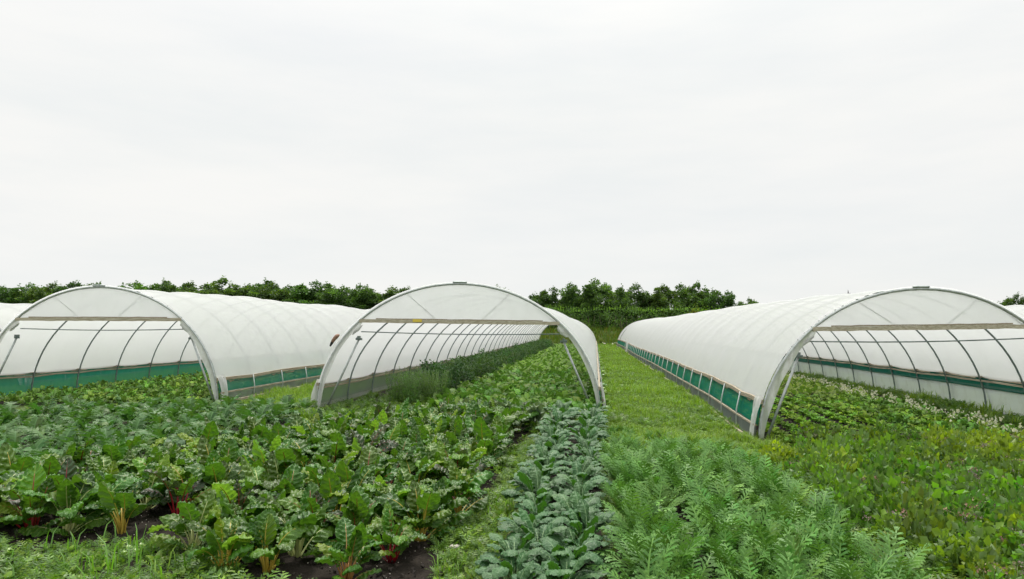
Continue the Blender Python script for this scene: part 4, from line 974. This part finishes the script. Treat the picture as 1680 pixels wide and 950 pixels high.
tag(link('grass', mesh('grass', join(gk), M['grass'])), 'longer grass around the foot of the right tunnel and along its inner edge', kind='stuff')
g = np.random.default_rng(73)
weed_l = [lobed(.11+.02*(i % 2), .03, R_(e), R_(bd), 4, .032, .012, 0, .003, 80+i, .6, .1, nd=4) for i, (e, bd) in enumerate([(80,40),(62,60),(45,50),(28,40)])]
weed_t = [rosette(g, weed_l, 6, 1.05, r0=.008) for i in range(3)]
def weedmass(areas, seed, tint=(1,1,1)):
    g = np.random.default_rng(seed); out = []
    for x0, x1, y0, y1, dens, s, fn in areas:
        n = int((x1-x0)*(y1-y0)*dens); x = g.uniform(x0, x1, n); y = g.uniform(y0, y1, n)
        if fn: k = fn(x, y, g); x, y = x[k], y[k]
        P = np.stack([x, y, gz(x, y)-.005], 1); k = g.integers(0, 3, len(x)); pt_ = np.clip(1+.3*fbm(x, y, 1.7, 3), .55, 1.6)
        for q in range(3):
            m_ = k == q; c = np.array(tint)*g.uniform(.7, 1.3, (m_.sum(), 1))*np.array([1.,1.,1.]); c[g.random(len(c)) < .25] *= [1.45, 1.2, .9]
            out.append(scatter(weed_t[q], P[m_], g.random(m_.sum())*6.28, s*g.uniform(.6, 1.3, m_.sum())*pt_[m_], c))
    return join(out)
strip = lambda x, y, g: (x > -1.30+.16*np.sin(y*1.7)+.02*(y-5)) & (x < -.80-.01*(y-5))
tag(link('weeds', mesh('weeds', weedmass([(-1.6, -.7, 4.3, 14.2, 150, .9, strip)], 81, (1.15,1.08,.9)), M['weed'])), 'feathery weeds carpeting the strip between chard and kale', kind='stuff')
fl_ = lambda x, y, g: (y < 5.55+.15*np.sin(x*3)-.75*np.clip((x+3.2)/1., 0, 1)) & (fbm(x, y, 1.9, 2) > -.9)
tag(link('weeds', mesh('weeds', weedmass([(-5.9, -2.0, 4.2, 5.9, 130, .78, fl_)], 83, (.95,1.02,.95)), M['weed'])), 'mixed weeds along the front edge of the chard bed at the left', kind='stuff')
sp_ = lambda x, y, g: fbm(x, y, 1.3, 2) > .15
sp2_ = lambda x, y, g: fbm(x, y, 1.6, 3) > .1
tag(link('weeds', mesh('weeds', weedmass([(-6.2, -1.4, 5.4, 13.6, 10, .7, sp_), (-12.5, -6.2, 8, 15.2, 12, .9, None), (-6.4, -3.9, 13.9, 19, 45, 1.1, None), (.1, 2.9, 9.8, 18, 42, .9, sp2_), (.3, 2.9, 18, 30, 9, .9, None), (2.5, 9., 4.5, 13, 24, .95, None), (8.4, 9.2, 13, 34, 60, 1.3, None), (2.0, 2.9, 4.3, 12, 45, 1.2, None), (.1, .35, 4.3, 12, 60, .9, None)], 85), M['weed'])), 'scattered low weeds between the planted rows', kind='stuff')
gw = [grassmass('g', '', -5.9, -2.2, 4.2, 5.7, 130, .15, 91, (.9,.95,.95), mask=lambda x, y, g: fl_(x, y, g)), grassmass('g', '', -1.45, -.75, 4.3, 14, 420, .09, 92, (1.05,1.,.9), mask=strip)]
tag(link('grass', mesh('grass', join(gw), M['grass'])), 'grass blades among the weeds at the front of the chard and kale', kind='stuff')
g = np.random.default_rng(93); n = 90; x = np.concatenate([g.uniform(-5.8, -2.4, n), g.uniform(-1.3, -.85, 40)]); y = np.concatenate([g.uniform(4.3, 5.5, n), g.uniform(4.4, 12, 40)])
tag(link('broad_weeds', mesh('broad_weeds', scatter(rosette(g, FB['sal'], 9, .9), np.stack([x, y, gz(x, y)], 1), g.random(len(x))*6, g.uniform(.35, .75, len(x)), np.ones((len(x), 3))*g.uniform(.5, .95, (len(x), 1))), M['spinach'])), 'small broad-leaved weeds among the grass at the front', kind='stuff')
# clods of dug soil
M['clod'] = solid('soil_clod', (.010,.0075,.006), (.045,.035,.027), 30., .95, 0, .5)
clod = []
for i in range(3):
    gg = np.random.default_rng(700+i); ico = rand_dirs(gg, 9)*gg.uniform(.6, 1.1, (9, 1)); bmh = bmesh.new(); vs = [bmh.verts.new(v) for v in ico]; bmesh.ops.convex_hull(bmh, input=vs)
    bmh.verts.ensure_lookup_table(); bmh.verts.index_update(); clod.append(tpl([v.co[:] for v in bmh.verts], [[v.index for v in f.verts] for f in bmh.faces])); bmh.free()
g = np.random.default_rng(95); parts = []
for i in range(3):
    n = 1700; x = np.concatenate([g.uniform(-6.2, -1.1, n), g.uniform(3.3, 8.6, 500)]); y = np.concatenate([4.7+g.random(n)**1.6*8.5, g.uniform(12.3, 18, 500)]); s_ = .006+.022*g.random(len(x))**3
    parts.append(scatter(clod[i], np.stack([x, y, gz(x, y)+.012], 1), g.random(len(x))*6, s_, np.ones((len(x), 3))))
tag(link('soil_clods', mesh('soil_clods', join(parts), M['clod'], False)), 'dark clods of dug soil between the chard plants', kind='stuff')
# crumbs and small stones on the bare soil
g = np.random.default_rng(87); n = 2600; n = 900; x = np.concatenate([g.uniform(-6, -1.2, n), g.uniform(-.9, .2, 400), g.uniform(3.3, 8.8, 900)]); y = np.concatenate([g.uniform(5, 9, n), g.uniform(4.5, 9, 400), g.uniform(12.3, 18, 900)])
pb_ = tpl([(1,0,0),(-.5,.8,0),(-.6,-.8,.1),(.1,0,.7),(0,.1,-.4)], [(0,1,3),(1,2,3),(2,0,3),(1,0,4),(2,1,4),(0,2,4)])
P = np.stack([x, y, gz(x, y)+.012], 1); pc = np.ones((len(x), 3))
tag(link('gravel', mesh('gravel', scatter(pb_, P, g.random(len(x))*6, g.uniform(.003, .009, len(x))), M['stone'], False)), 'tiny pale stones and crumbs on the bare soil', kind='stuff')
